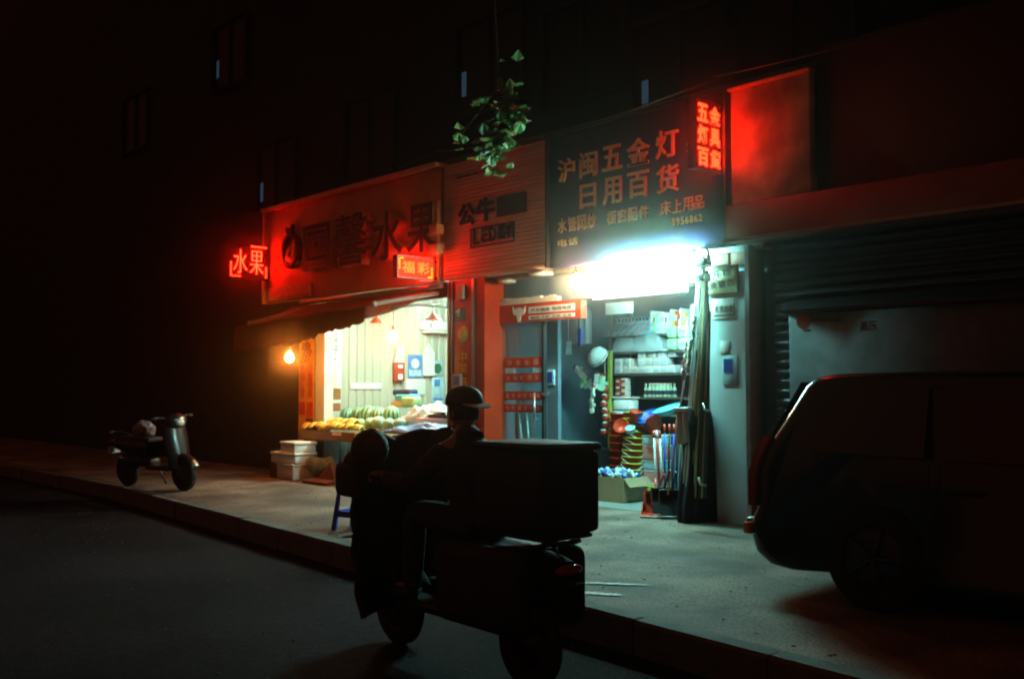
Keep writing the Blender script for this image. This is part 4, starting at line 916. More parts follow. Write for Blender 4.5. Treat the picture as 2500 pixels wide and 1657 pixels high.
# buckets: a leaning nest of orange buckets with lime rims
bk0 = P(1541, 1212, 1.35); bx_, by_ = bk0.x, 1.35
proto = thing('bucket', (0, 0, 0), 'b', 'bucket')
MB().lathe([(.001, .0), (.098, 0), (.135, .25), (.139, .25), (.128, .24), (.095, .012), (.001, .012)], n=26, cap=False).build('body', M['orange_plastic'], proto)
MB().lathe([(.136, .246), (.1435, .248), (.1435, .256), (.138, .258)], n=26, cap=False).build('rim', M['lime'], proto)
MB().tube([(.145 * math.cos(a_), .145 * math.sin(a_) * .96, .235 - .075 * math.sin(a_) ** 2) for a_ in [math.pi * i / 10 for i in range(11)]], .004, 6).build('handle', M['white_plastic'], proto)
for i in range(11):
    o = proto if i == 0 else copy_tree(proto)
    o.location = (bx_ - .006 * i, by_ + .012 * i, FL + .004 + .078 * i); o.rotation_euler = (R(-1.5), R(-2.5), R(200 + 9 * i)); o['label'] = f"orange plastic bucket with lime rim, {('lowest' if i == 0 else 'topmost' if i == 10 else ordn[i] + ' from the bottom')} in the nested stack"; o['group'] = 'orange buckets in the front stack'
proto = thing('bucket', (0, 0, 0), 'b', 'bucket')
MB().lathe([(.001, .0), (.105, 0), (.14, .26), (.144, .26), (.132, .25), (.1, .012), (.001, .012)], n=26, cap=False).build('body', M['red_plastic'], proto)
MB().lathe([(.141, .25), (.152, .254), (.152, .264), (.143, .266)], n=26, cap=False).build('rim', M['red_plastic'], proto)
b2 = P(1513, 1195, 1.5)
for i in range(9):
    o = proto if i == 0 else copy_tree(proto)
    o.location = (b2.x + .004 * i, 1.5, FL + .004 + .095 * i); o.rotation_euler = (R(1), R(1.2), R(40 * i)); o['label'] = f"deep red plastic bucket, {('lowest' if i == 0 else 'topmost' if i == 8 else ordn[i] + ' from the bottom')} in the stack behind the orange buckets"; o['group'] = 'red buckets in the rear stack'
# red baskets and a blue basin on top
def basin(px, py, Y, r, h, m, label, tilt, nm='basin'):
    q = P(px, py, Y); t = thing(nm, q, label, nm); Rm = Matrix.Translation(q) @ Matrix.Rotation(R(tilt[2]), 4, 'Z') @ Matrix.Rotation(R(tilt[0]), 4, 'X') @ Matrix.Rotation(R(tilt[1]), 4, 'Y')
    MB().lathe([(.001, 0), (r * .62, 0), (r * .95, h), (r, h), (r * .9, h - .008), (r * .58, .01), (.001, .01)], n=28, M=Rm, cap=False).build('bowl', m, t)
    MB().lathe([(r * .97, h - .005), (r * 1.07, h), (r * 1.07, h + .01), (r * .98, h + .012)], n=28, M=Rm, cap=False).build('rim', m, t); return t
basin(1521, 1047, 1.28, .095, .09, M['red_plastic'], 'round red basket facing the street on the bucket stacks', (62, 0, 25), 'basket')
basin(1547, 1030, 1.32, .075, .14, M['red_plastic'], 'red scoop-shaped basket lying behind the round one', (8, 18, 0), 'basket')
basin(1585, 1055, 1.30, .10, .11, M['red_plastic'], 'red basket tipped over beside the blue basin', (-20, 14, -20), 'basket')
basin(1604, 1040, 1.15, .10, .10, M['red_plastic'], 'small red dish leaning on the mop handles', (15, -30, -30), 'basket')
basin(1588, 1030, 1.5, .15, .09, M['blue_plastic'], 'deep blue plastic basin behind the red baskets', (35, 0, 0))
basin(1632, 1008, 1.1, .17, .06, M['cyan_plastic'], 'shallow blue and white bowl on the edge of the stack', (18, -8, 0))
basin(1541, 1056, 1.2, .06, .07, M['pale_blue'], 'small pale plastic cup between the baskets', (30, 10, 0), 'cup')
# plastic storage boxes in a column under the basins
a, c = P(1566, 1100, 1.45), P(1602, 1100, 1.45); hts = [(1062, 1085, 'pale_blue'), (1086, 1120, 'pink'), (1121, 1143, 'pale_blue'), (1144, 1172, 'pink'), (1173, 1180, 'blue_plastic'), (1181, 1206, 'lime')]
nmz2 = {'pale_blue': 'pale blue', 'pink': 'pinkish', 'blue_plastic': 'thin blue', 'lime': 'yellow green'}
ztop = P(1584, 1062, 1.45).z; zprev = FL + .004
for i, (t0, b0, cn) in enumerate(reversed(hts)):
    z1_ = FL + (ztop - FL) * (1206 - t0) / 144.0
    t = thing('storage_box', ((a.x + c.x) / 2, 1.45, zprev), f"{nmz2[cn]} storage box, {'lowest' if i == 0 else ordn[i] + ' from the bottom'} of the column behind the mops", 'box', 'storage boxes in a column')
    MB().rbox(a.x, c.x, 1.45, 1.75, zprev + .002, z1_ - .02, .015).build('tub', M[cn], t); MB().rbox(a.x - .008, c.x + .008, 1.442, 1.758, z1_ - .019, z1_ - .001, .006).build('lid', M['white_plastic' if cn != 'lime' else 'lime'], t); zprev = z1_
# strings of red net goods, left of the rail
for j, (px, m_, lb_) in enumerate(((1477, 'red_skin', 'string of red net packs hanging beside the yellow green rail'),)):
    q0 = P(px, 940, RY - .22); t = thing('net_string', (q0.x, RY - .22, P(px, 1072, RY - .22).z), lb_, 'net packs'); 
    MB().tube([(q0.x, RY - .22, P(px, 860, RY - .22).z), (q0.x, RY - .22, P(px, 1070, RY - .22).z)], .004, 6).build('cord', M['white_plastic'], t)
    for k, py in enumerate((950, 968, 985, 1002, 1018, 1036, 1054)):
        q = P(px + random.uniform(-3, 3), py, RY - .22); MB().ball(q, (.062, .05, .048), 14, 8).build('net_pack', M['red_skin'], t)
        MB().ball((q.x + .012, RY - .25, q.z + .026), (.038, .03, .014), 10, 6).build('paper_tag', M['paper'], t)
# hats and gloves hanging left of the rail
HY = 1.35
q = P(1461, 868, HY); t = thing('peaked_cap', q, 'white peaked cap hanging at the top of the glove bunch', 'cap')
Rm = Matrix.Translation(q + Vector((0, 0, -.03))) @ Matrix.Rotation(R(-28), 4, 'Y') @ Matrix.Rotation(R(42), 4, 'X') @ Matrix.Rotation(R(-50), 4, 'Z') @ Matrix.Scale(1.15, 4)
MB().lathe([(.125, -.02), (.128, .02), (.11, .075), (.06, .11), (.001, .12)], n=26, M=Rm).build('crown', M['foam'], t)
MB().prism([Rm @ Vector((.12 * math.cos(a_) * (1.0 if abs(a_) > 1.2 else 1.75), .12 * math.sin(a_), -.02)) for a_ in [(-1.5 + 3.0 * i / 14) for i in range(15)]], Rm.to_3x3() @ Vector((0, 0, .008))).build('peak', M['foam'], t)
gl = [(1412, 905, 'pale work glove at the left of the hanging bunch', 'paper', -50), (1426, 925, 'greenish work glove in the middle of the hanging bunch', 'green_pack', 30), (1440, 935, 'bright white work glove folded across the bunch', 'foam', 70), (1458, 925, 'small white work glove beside the rail', 'paper', 0), (1447, 958, 'olive work glove low in the bunch', 'cream', 10), (1444, 985, 'lowest dangling work glove of the bunch', 'cream', -5), (1470, 930, 'pale glove touching the rail', 'pale_green', 8)]
for px, py, lb_, m_, an in gl:
    q = P(px, py, HY + random.uniform(-.06, .05)); t = thing('work_glove', q, lb_, 'glove', 'work gloves hanging in a bunch'); Rm = Matrix.Translation(q) @ Matrix.Rotation(R(an), 4, 'Y') @ Matrix.Rotation(R(random.uniform(-30, 30)), 4, 'Z')
    b = MB(); b.rbox(-.045, .045, -.018, .018, -.05, .07, .016, Rm)
    for k in range(4): b.rbox(-.046 + .023 * k, -.025 + .023 * k, -.013, .013, -.12 - .01 * (k in (1, 2)), -.045, .009, Rm)
    b.rbox(.04, .085, -.012, .012, -.045, .0, .010, Rm); b.build('glove', M[m_], t); MB().rbox(-.04, .04, -.016, .016, .072, .10, .008, Rm).build('cuff', M['red_skin' if an > 0 else 'grey_ink'], t)
# clear hanging garment bag, price tag, blue packet
t = thing('garment_bag', P(1418, 830, 1.1), 'clear plastic garment bag hanging inside the hardware shop', 'bag')
a, c = P(1392, 800, 1.1), P(1446, 800, 1.1); zt_, zb_ = P(1420, 742, 1.1).z, P(1420, 840, 1.1).z
MB().grid(lambda u, v: Vector((a.x + (c.x - a.x) * (u if v > .25 else .5 + (u - .5) * (.55 + 1.8 * v)), 1.1 - .05 * math.sin(math.pi * u) + .008 * math.sin(u * 30), zt_ + (zb_ - zt_) * v)), 30, 12).build('film', M['film'], t)
MB().tube([((a.x + c.x) / 2, 1.1, zt_), ((a.x + c.x) / 2, 1.1, 2.95)], .004, 6).build('hook', M['chrome'], t)
q = P(1388, 848, 1.05); t = thing('price_tag', q, 'pale blue price tag on a string in the doorway', 'tag'); MB().prism([(q.x - .055, 1.05, q.z - .09), (q.x + .055, 1.05, q.z - .09), (q.x + .045, 1.05, q.z + .08), (q.x - .04, 1.05, q.z + .08)], (0, .006, 0)).build('card', M['pale_blue'], t); MB().tube([(q.x, 1.05, q.z + .08), (q.x, 1.05, 2.95)], .003, 6).build('string', M['white_plastic'], t)
q = P(1417, 820, 1.05); t = thing('blue_packet', q, 'narrow blue packet hanging in front of the clear bag', 'packet'); MB().rbox(q.x - .03, q.x + .03, 1.03, 1.06, q.z - .13, q.z + .1, .008).build('packet', M['blue_plastic'], t); MB().box(q.x - .055, q.x - .032, 1.035, 1.055, q.z - .08, q.z + .02).build('side_label', M['cyan_plastic'], t); MB().tube([(q.x, 1.045, q.z + .1), (q.x, 1.045, 2.95)], .003, 6).build('string', M['white_plastic'], t)
q, (xa, xb, z0, z1) = panelY('poster', 1333, 902, 1353, 940, .62, M['pale_blue'], 'small framed blue poster right of the glass door', 'poster', th=.02)
MB().box(xa + .03, xb - .03, .613, .6185, z0 + .03, z1 - .03).build('picture', M['blue_ink'], q)
MB().box(P(1336, 950, .64).x, P(1362, 950, .64).x, .642, .70, FL + .004, 2.95).build('door_partition', M['wall_grey'], bld)
# dark crates in the doorway, carton of bagged goods
q = P(1440, 1150, 1.3)
for k, (dx, w, h0, h1, lb_) in enumerate(((0, .26, 0, .32, 'lower black plastic crate behind the carton'), (.03, .25, .325, .60, 'upper black plastic crate behind the carton'))):
    t = thing('black_crate', (q.x + dx, 1.4, FL + h0), lb_, 'crate', 'black crates in the doorway'); z0_ = FL + h0 + .004; z1_ = FL + h1
    b = MB(); X0, X1 = q.x + dx - w, q.x + dx + w
    for i in range(4):
        zz0 = z0_ + (z1_ - z0_) * i / 4; b.box(X0, X1, 1.2, 1.215, zz0, zz0 + (z1_ - z0_) * .17).box(X0, X0 + .015, 1.216, 1.6, zz0, zz0 + (z1_ - z0_) * .17).box(X1 - .015, X1, 1.216, 1.6, zz0, zz0 + (z1_ - z0_) * .17)
    for xx in (X0 - .005, X1 - .02, (X0 + X1) / 2): b.box(xx, xx + .025, 1.195, 1.2195, z0_, z1_)
    b.box(X0, X1, 1.22, 1.6, z0_ - .001, z0_ + .008); b.build('slatted_side', M['black'], t); MB().box(X0 + .02, X1 - .02, 1.23, 1.58, z0_ + .01, z1_ - .04).build('contents', M['dark_letter'], t)
xa, xb = PZ(1408, 1228, FL).x, PZ(1527, 1222, FL).x; ycb = .62; xa, xb = P(1405, 1200, ycb).x, P(1522, 1200, ycb).x; zt_ = P(1465, 1163, ycb).z
cbx = thing('carton', ((xa + xb) / 2, ycb + .2, FL), 'brown open carton heaped with glittering bagged goods on the shop floor', 'carton')
b = MB(); b.box(xa, xb, ycb, ycb + .012, FL + .005, zt_).box(xa, xb, ycb + .42, ycb + .432, FL + .005, zt_).box(xa, xa + .012, ycb + .012, ycb + .42, FL + .005, zt_).box(xb - .012, xb, ycb + .012, ycb + .42, FL + .005, zt_).box(xa, xb, ycb + .0125, ycb + .4195, FL + .0045, FL + .012)
b.build('box', M['carton'], cbx)
MB().prism([(xb + .001, ycb, zt_ - .004), (xb + .001, ycb + .43, zt_ - .004), (xb + .10, ycb + .43, zt_ - .10), (xb + .10, ycb, zt_ - .10)], (.004, 0, .004)).build('flap', M['carton'], cbx)
pk0 = None
for k in range(96):
    px_ = random.uniform(xa + .05, xb - .05); py_ = random.uniform(ycb + .05, ycb + .38); hh = zt_ + .05 * math.sin(math.pi * (px_ - xa) / (xb - xa)) + random.uniform(-.03, .02)
    if k < 3: pk = MB().rbox(-.036, .036, -.013, .013, -.026, .026, .009).build('packet', (M['bagwhite'], M['pale_blue'], M['blue_plastic'])[k], origin=(0, 0, 0)); pk.parent = cbx; protos = [pk] if k == 0 else protos + [pk]
    else: pk = protos[k % 3].copy(); col.objects.link(pk)
    pk.location = Vector((px_, py_, hh)) - cbx.location; pk.rotation_euler = (random.uniform(0, 3), random.uniform(0, 3), random.uniform(0, 3))
# pipes leaning behind the glass door
for i, (px, px2) in enumerate(((1240, 1262), (1255, 1282), (1272, 1300))):
    a, c = P(px, 1012, .75), P(px2, 1082, .75); o = MB().tube([(a.x - .05, .85, a.z + .35), (c.x, .75, FL + .03)], .035, 12).build('leaning_pipe', M['metal'])
    tag(o, f"grey pipe leaning behind the glass door, {ordn[i]} from the left", 'pipe', 'pipes behind the glass door')

# bundle of long handles leaning at the right of the opening
hn = [(1712, 612, 1690, 965, 'white_plastic', .013, 'thick white pole at the left of the tall bundle'), (1706, 640, 1684, 960, 'white_plastic', .011, 'slim white pole leaning outward from the tall bundle'), (1718, 625, 1700, 965, 'bamboo', .013, 'brown bamboo pole in the middle of the tall bundle'),
      (1722, 640, 1708, 968, 'bamboo', .012, 'brown bamboo pole at the right of the tall bundle'), (1715, 700, 1704, 975, 'green_pack', .011, 'green pole inside the tall bundle'), (1727, 660, 1716, 970, 'dark_metal', .014, 'dark pole at the right edge of the tall bundle'), (1721, 690, 1697, 970, 'bamboo', .014, 'thick brown pole in the front of the tall bundle'), (1725, 720, 1704, 975, 'dark_metal', .015, 'black pole in the front of the tall bundle'), (1730, 740, 1722, 975, 'bamboo', .013, 'outermost brown pole by the white wall'), (1733, 760, 1728, 980, 'dark_metal', .014, 'outermost dark pole by the white wall'), (1728, 700, 1712, 972, 'wood', .014, 'dark wooden pole among the bamboo ones'), (1700, 720, 1670, 930, 'pink', .010, 'short pink handle at the left of the tall bundle')]
for k, (x0, y0, x1, y1, m_, r_, lb_) in enumerate(hn):
    a, c = P(x0, y0, -.02 + .009 * k), P(x1, y1, -.10 + .009 * k); d = c - a; e = c + d * ((c.z - FL - .25) / -d.z if d.z < 0 else 0)
    o = MB().tube([a, c, Vector((e.x, e.y, FL + .25))], r_, 10).build('long_pole', M[m_]); tag(o, lb_, 'pole', 'long poles in a bundle')
# cellophane-wrapped dusters in the bundle
for k, (px, py, m_, lb_) in enumerate(((1688, 850, 'green_pack', 'green feather duster wrapped in film on the pole bundle'), (1676, 880, 'pink', 'pink feather duster wrapped in film low on the pole bundle'), (1700, 790, 'pale_green', 'pale green feather duster high on the pole bundle'))):
    a = P(px, py - 45, -.06); c = P(px - 8, py + 45, -.10); t = thing('feather_duster', c, lb_, 'duster', 'wrapped dusters on the pole bundle')
    b = MB()
    for i in range(150):
        s = random.random(); p = a.lerp(c, s); rr = .05 * math.sin(math.pi * (.1 + .85 * s)); an = random.uniform(0, 6.28); v = Vector((math.cos(an) * rr, math.sin(an) * rr, random.uniform(-.05, .0))); w = Vector((-math.sin(an), math.cos(an), 0)) * .012
        b.poly([p - w, p + w, p + v + w * .3, p + v - w * .3])
    b.build('feathers', M[m_], t); MB().tube([a + Vector((.01, 0, .25)), c], .006, 6).build('stick', M['white_plastic'], t)
for px, py, lb_ in ((1713, 640, 'upper dark clip holding the pole bundle'), (1711, 677, 'lower dark clip holding the pole bundle')):
    q = P(px, py, -.04); tag(MB().rbox(q.x - .06, q.x + .06, -.065, .05, q.z - .04, q.z + .04, .012).build('pole_clip', M['black']), lb_, 'clip', 'clips on the pole bundle')
# dark cover added in place of the shade round the pole feet
zr = P(1690, 992, -.12).z
bn = thing('shade_cover', (P(1740, 1290, .05).x, .05, FL), 'dark cover standing in for the shade round the feet of the pole bundle', 'sack')
lft = [(1690, 1000), (1684, 1040), (1680, 1110), (1676, 1200), (1678, 1285)]
rgt = [(1726, 1000), (1731, 1040), (1736, 1110), (1740, 1200), (1742, 1288)]
def cover(u, v):
    k = v * (len(lft) - 1); i = min(int(k), len(lft) - 2); f = k - i
    l = P(lft[i][0] + (lft[i + 1][0] - lft[i][0]) * f, lft[i][1] + (lft[i + 1][1] - lft[i][1]) * f, .06); r = P(rgt[i][0] + (rgt[i + 1][0] - rgt[i][0]) * f, rgt[i][1] + (rgt[i + 1][1] - rgt[i][1]) * f, .06)
    a = math.pi * u; x = (l.x + r.x) / 2 - (r.x - l.x) / 2 * math.cos(a); z = max(FL + .002, (l.z + r.z) / 2)
    return Vector((x, .13 - (.26 + .06 * v + .03 * math.sin(v * 9)) * math.sin(a) ** .6 + .018 * math.sin(u * 26 + v * 3) * min(1, v * 3) * math.sin(a), z))
MB().grid(cover, 60, 40).build('cover', M['shade_cloth'], bn)
tp = [cover(u / 12, 0) for u in range(13)]
MB().poly([p + Vector((0, 0, .002)) for p in tp] ).build('top_fold', M['shade_cloth'], bn)
MB().tube([cover(u / 20, .22) + Vector((0, -.012, 0)) for u in range(21)], .010, 6).build('binding_rope', M['black_matte'], bn)
for k, (px, lb_) in enumerate(((1657, 'left white string mop head hung beside the dark cover'), (1673, 'right white string mop head hung beside the dark cover'))):
    q = P(px, 1010, -.37); t = thing('string_mop', (q.x, -.37, P(px, 1085, -.37).z), lb_, 'mop', 'hanging mop heads'); b = MB()
    for i in range(16):
        dx, dy = random.uniform(-.035, .035), random.uniform(-.02, .02); z1_ = P(px, 1000, -.37).z; z0_ = P(px, 1086 - random.uniform(0, 14), -.37).z
        b.tube([(q.x + dx * .5, -.36 + dy, z1_), (q.x + dx * .9, -.37 + dy, (z0_ + z1_) / 2), (q.x + dx * 1.2 + random.uniform(-.01, .01), -.37 + dy, z0_)], .008, 6)
    b.build('strings', M['cream'], t); MB().rbox(q.x - .05, q.x + .05, -.395, -.33, P(px, 1004, -.37).z, P(px, 994, -.37).z, .008).build('clamp', M['white_plastic'], t)
# mops with red and white handles, dustpans in front
for k, (x0, x1, m_, lb_) in enumerate(((1596, 1603, 'white_plastic', 'white mop handle at the left of the brooms'), (1603, 1611, 'red_plastic', 'red mop handle between two white ones'), (1610, 1619, 'white_plastic', 'white mop handle leaning right of the red one'), (1622, 1624, 'blue_plastic', 'blue broom handle behind the white mop handles'), (1634, 1632, 'dark_metal', 'dark broom handle at the right of the brooms'), (1646, 1640, 'blue_plastic', 'blue broom handle next to the dark cover'), (1655, 1650, 'dark_metal', 'dark broom handle in front of the white mop heads'), (1664, 1658, 'wood', 'brown wooden broom handle beside the dark cover'), (1674, 1667, 'dark_metal', 'dark broom handle touching the dark cover'))):
    Y = .45 - .055 * k; a, c = P(x0, 1050 - (k > 2) * 15, Y + .05), P(x1, 1215, Y)
    t = thing('mop', (c.x, Y, FL), lb_, 'mop', 'mops and brooms standing together'); MB().tube([a, (c.x, Y, FL + .16)], .012, 10).build('handle', M[m_], t); MB().tube([a, a.lerp(Vector((c.x, Y, FL + .16)), .12)], .0145, 10).build('grip', M['red_plastic' if m_ != 'red_plastic' else 'white_plastic'], t)
    b = MB()
    for i in range(14): dx, dy = random.uniform(-.06, .06), random.uniform(-.03, .03); b.tube([(c.x + dx * .25, Y + dy * .4, FL + .16), (c.x + dx, Y + dy, FL + .012)], .009, 6)
    b.build('bristles', M['quilt' if k > 2 else 'red_skin'], t); MB().rbox(c.x - .045, c.x + .045, Y - .03, Y + .03, FL + .15, FL + .19, .01).build('socket', M['red_plastic' if k < 3 else 'black'], t)
def dustpan(px, py, Y, m, label, rot, pitch):
    q = P(px, py, Y); t = thing('dustpan', (q.x, Y, FL), label, 'dustpan', 'dustpans in front of the brooms'); Rm = Matrix.Translation((q.x, Y, max(q.z, FL + .02))) @ Matrix.Rotation(R(rot), 4, 'Z') @ Matrix.Rotation(R(pitch), 4, 'X')
    b = MB(); b.rbox(-.14, .14, -.13, .13, -.006, .006, .004, Rm).prism([Rm @ Vector(p) for p in ((-.14, -.13, .006), (-.14, .13, .006), (-.14, .13, .09), (-.14, .02, .05))], Rm.to_3x3() @ Vector((.008, 0, 0))).prism([Rm @ Vector(p) for p in ((.132, -.13, .006), (.132, .13, .006), (.132, .13, .09), (.132, .02, .05))], Rm.to_3x3() @ Vector((.008, 0, 0))).rbox(-.14, .14, .118, .132, .006, .10, .004, Rm)
    b.build('pan', m, t); MB().tube([Rm @ Vector((0, .135, .07)), Rm @ Vector((0, .20, .35))], .012, 8).build('handle', m, t); MB().tube([Rm @ Vector((-.14, -.131, .004)), Rm @ Vector((.14, -.131, .004))], .005, 6).build('rubber_lip', M['white_plastic'], t)
dustpan(1598, 1262, -.02, M['red_plastic'], 'red dustpan lying on the paving in front of the brooms', 35, 4)
dustpan(1604, 1232, .12, M['red_plastic'], 'red dustpan standing on edge behind the lying one', 60, 62)
dustpan(1622, 1226, .06, M['dark_metal'], 'black dustpan with a bright lip standing among the brooms', 55, 60)
dustpan(1642, 1232, .0, M['dark_metal'], 'dark dustpan at the right of the row', 50, 58)
q = P(1672, 1100, -.2)
for px, py, r_, lb_ in ((1705, 1165, .03, 'small pale lever glinting on the dark cover'), (1716, 985, .03, 'metal clasp glinting beside the pole bundle')):
    q = P(px, py, -.36 if py > 1000 else -.12); tag(MB().tube([q, q + Vector((.02, 0, -.06)), q + Vector((.09, 0, -.07))], .012, 8).build('metal_clasp', M['chrome']), lb_, 'clasp')

# ------------------------------------------------------------------ notices on the white wall panel
q, (xa, xb, z0, z1) = panelY('notice_board', 1721, 649, 1800, 716, .10, M['yellow_board'], 'square yellow locksmith board with five reddish characters', 'sign', th=.03)
W = xb - xa
writing('lettering', [(ch, Vector((xa + W * fx, .0985, z0 + (z1 - z0) * fz)), W * .22, (z1 - z0) * .26) for ch, fx, fz in (('开', .36, .70), ('锁', .66, .74), ('换', .26, .30), ('锁', .53, .33), ('芯', .80, .36))], M['grey_ink'], q, XR, ZU, .003, .012)
q, (xa, xb, z0, z1) = panelY('rental_notice', 1738, 728, 1798, 778, .131, M['paper'], 'white rental notice with a dark line border under the yellow board', 'notice', th=.006)
W = xb - xa
writing('lettering', [(ch, Vector((xa + W * (.2 + .2 * i), .129, z0 + (z1 - z0) * .48)), W * .16, (z1 - z0) * .34) for i, ch in enumerate('有房出租')], M['grey_ink'], q, XR, ZU, .003, .006)
MB().box(xa + .02, xb - .02, .128, .1305, z0 + .03, z0 + .042).box(xb - .03, xb - .02, .128, .1305, z0 + .044, z0 + .2).build('border', M['grey_ink'], q)
q, (xa, xb, z0, z1) = panelY('poster', 1764, 868, 1800, 938, .131, M['pale_blue'], 'pale poster with a dark blue picture low on the white wall', 'poster', th=.006)
MB().box(xa + .015, xb - (xb - xa) * .32, .126, .1305, z0 + .12, z1 - .03).build('picture', M['blue_ink'], q)
q, (xa, xb, z0, z1) = panelY('leaflet', 1758, 832, 1780, 862, .133, M['paper'], 'small white leaflet above the blue poster', 'leaflet', th=.005)
for l, r, lb_ in ((1723, 1778, 'wider reddish brown carton above the yellow board'), (1784, 1818, 'narrower reddish brown carton next to the corner strip')):
    panelY('brown_carton', l, 606, r, 648, .20, mat('brown_red_carton', (.36, .17, .12), .8), lb_, 'carton', th=.12, group='cartons above the yellow board')
pp = thing('corner_pipe', P(1712, 612, -.03), 'bent pale pipe under the right end of the navy sign', 'pipe')
a = P(1700, 622, -.03); MB().tube([a + Vector((0, 0, -.12)), a, a + Vector((.06, 0, .05)), a + Vector((.14, 0, .03)), a + Vector((.16, 0, -.08))], .02, 10).build('pipe', M['white_plastic'], pp)
MB().tube([P(1590, 708, .22), P(1655, 699, .22), P(1655, 690, .22)], .01, 8).build('wire_hook', M['white_plastic'], pp)
# grey cabinet against the shutter, with its sloping cap, round red emblem and small writing
xa, xb = P(1926, 850, -.03).x, P(1926, 850, -.03).x + 2.1; z1 = P(1930, 766, -.03).z
cab = thing('grey_cabinet', ((xa + xb) / 2, 0, .19), 'large grey metal cabinet with a small round red emblem by the shutter', 'cabinet')
MB().rbox(xa, xb, -.03, .13, .10, z1, .012).build('body', M['cabinet'], cab)
MB().prism([(xa - .05, -.12, z1 + .003), (xa - .05, .12, z1 + .003), (xa - .05, .12, z1 + .14), (xa - .05, -.12, z1 + .03)], (xb - xa + .1, 0, 0)).build('sloping_cap', M['dark_metal'], cab)
c = P(1962, 784, -.035)
b = MB(); b.lathe([(.03, -.036), (.075, -.036), (.075, -.032), (.03, -.032)], (c.x, 0, c.z), 24, 'y', smooth=False).box(c.x + .0, c.x + .07, -.0375, -.032, c.z - .10, c.z - .075); b.build('round_emblem', M['red_ink'], cab)
line(cab, 'small_writing', [('供电设施', 1984, 772, 2050, 790)], M['dark_letter'], Y=-.034, depth=.004, bold=.008)
line(cab, 'red_writing', [('高压', 2100, 778, 2142, 812)], M['maroon'], Y=-.034, depth=.004, bold=.02)

# ------------------------------------------------------------------ scooters
def wheel(parent, x, r=.23, w=.10):
    wo = MB().lathe([(r * .62, -w * .42), (r * .88, -w * .5), (r, -w * .25), (r, w * .25), (r * .88, w * .5), (r * .62, w * .42)], (x, 0, r), 32, 'y', cap=False).build('wheel', M['rubber'], parent)
    rm = MB().lathe([(r * .61, -w * .4), (r * .56, -w * .3), (r * .56, w * .3), (r * .61, w * .4)], (x, 0, r), 32, 'y', cap=False).lathe([(.001, -w * .45), (r * .22, -w * .4), (r * .22, w * .4), (.001, w * .45)], (x, 0, r), 20, 'y')
    rm.lathe([(.001, -w * .22), (r * .57, -w * .30), (r * .57, w * .30), (.001, w * .22)], (x, 0, r), 28, 'y')
    rm.build('rim', M['dark_metal'], wo)
    return wo
def loft(fn, nu, nv): return MB().grid(fn, nu, nv)
def scooter(label, paint, group=None, stand=True, mirrors=True):
    t = thing('electric_scooter', (0, 0, 0), label, 'scooter', group)
    wheel(t, .56); wheel(t, -.68)
    def shell(u, v, sec):      # ring section lofted along x
        x, zc, hw, hh, p = sec(u); a = 2 * math.pi * v; ca, sa = math.cos(a), math.sin(a)
        return Vector((x, hw * math.copysign(abs(ca) ** p, ca), zc + hh * math.copysign(abs(sa) ** p, sa)))
    def rear(u):
        x = -.98 + .93 * u; e = max(.02, math.sin(math.pi * min(1, .06 + u * .60))) ** .5
        return x, .56 + .06 * (1 - u), .155 * e, .12 * e + .03 * u, .75
    MB().grid(lambda u, v: shell(u, v, rear), 24, 24).build('rear_fairing', paint, t)
    MB().rbox(-.10, .40, -.15, .15, .27, .335, .025).rbox(-.80, -.05, -.10, .10, .30, .42, .03).build('floorboard', M['black'], t)
    def apron(u, v):
        y = -.20 + .40 * u; z = .30 + .66 * v; k = 1 - ((u - .5) * 2) ** 2; w = .62 + .38 * math.sin(math.pi * (.15 + .7 * v))
        return Vector((.39 + .10 * (1 - v) + .10 * k * (1 - .35 * v), y * w, z))
    MB().grid(apron, 18, 16).build('front_apron', paint, t, thick=.02)
    def fender(u, v):
        a = R(20 + 130 * u); rr = .275 + .01 * math.sin(math.pi * u); y = -.075 + .15 * v; return Vector((.56 + rr * math.cos(a), y, .23 + (rr - .06 * (2 * v - 1) ** 2 * .6) * math.sin(a)))
    MB().grid(fender, 20, 8).build('front_fender', paint, t, thick=.008)
    MB().tube([(.56, .075, .23), (.52, .075, .50)], .02).tube([(.56, -.075, .23), (.52, -.075, .50)], .02).tube([(.52, 0, .48), (.40, 0, .98)], .028).tube([(.52, .08, .50), (.52, -.08, .50)], .022).build('fork', M['dark_metal'], t)
    MB().tube([(.34, .33, 1.00), (.37, .22, 1.01), (.40, .08, .985), (.40, -.08, .985), (.37, -.22, 1.01), (.34, -.33, 1.00)], .014, 10).build('handlebar', M['dark_metal'], t)
    for s in (-1, 1):
        MB().tube([(.365, s * .235, 1.008), (.338, s * .345, 1.0)], .019, 12).build('grip', M['rubber'], t)
        if not mirrors: continue
        m = MB().tube([(.38, s * .20, 1.01), (.42, s * .26, 1.13), (.43, s * .29, 1.20)], .007, 8).build('mirror', M['black'], t)
        MB().ball((.435, s * .30, 1.24), (.02, .065, .045), 18, 10).build('mirror_glass', M['black_paint'], m)
    MB().ball((.44, 0, .95), (.10, .17, .11), 20, 12).build('handlebar_cowl', paint, t)
    MB().ball((.525, 0, .93), (.035, .075, .05), 18, 10).build('headlight', M['headlens'], t)
    MB().ball((-.985, 0, .63), (.02, .10, .03), 16, 8).build('tail_light', M['tail_red'], t)
    MB().rbox(-.78, -.02, -.135, .135, .645, .715, .03).build('seat', M['quilt'], t)
    MB().tube([(-.50, .13, .66), (-.95, .11, .76), (-1.02, 0, .77), (-.95, -.11, .76), (-.50, -.13, .66)], .012).build('rear_rack', M['dark_metal'], t)
    MB().rbox(-.99, -.975, -.10, .10, .46, .56, .004).build('number_plate', M['pale_blue'], t)
    if stand: MB().tube([(-.20, .14, .30), (-.12, .22, .02)], .012).build('kick_stand', M['dark_metal'], t)
    return t
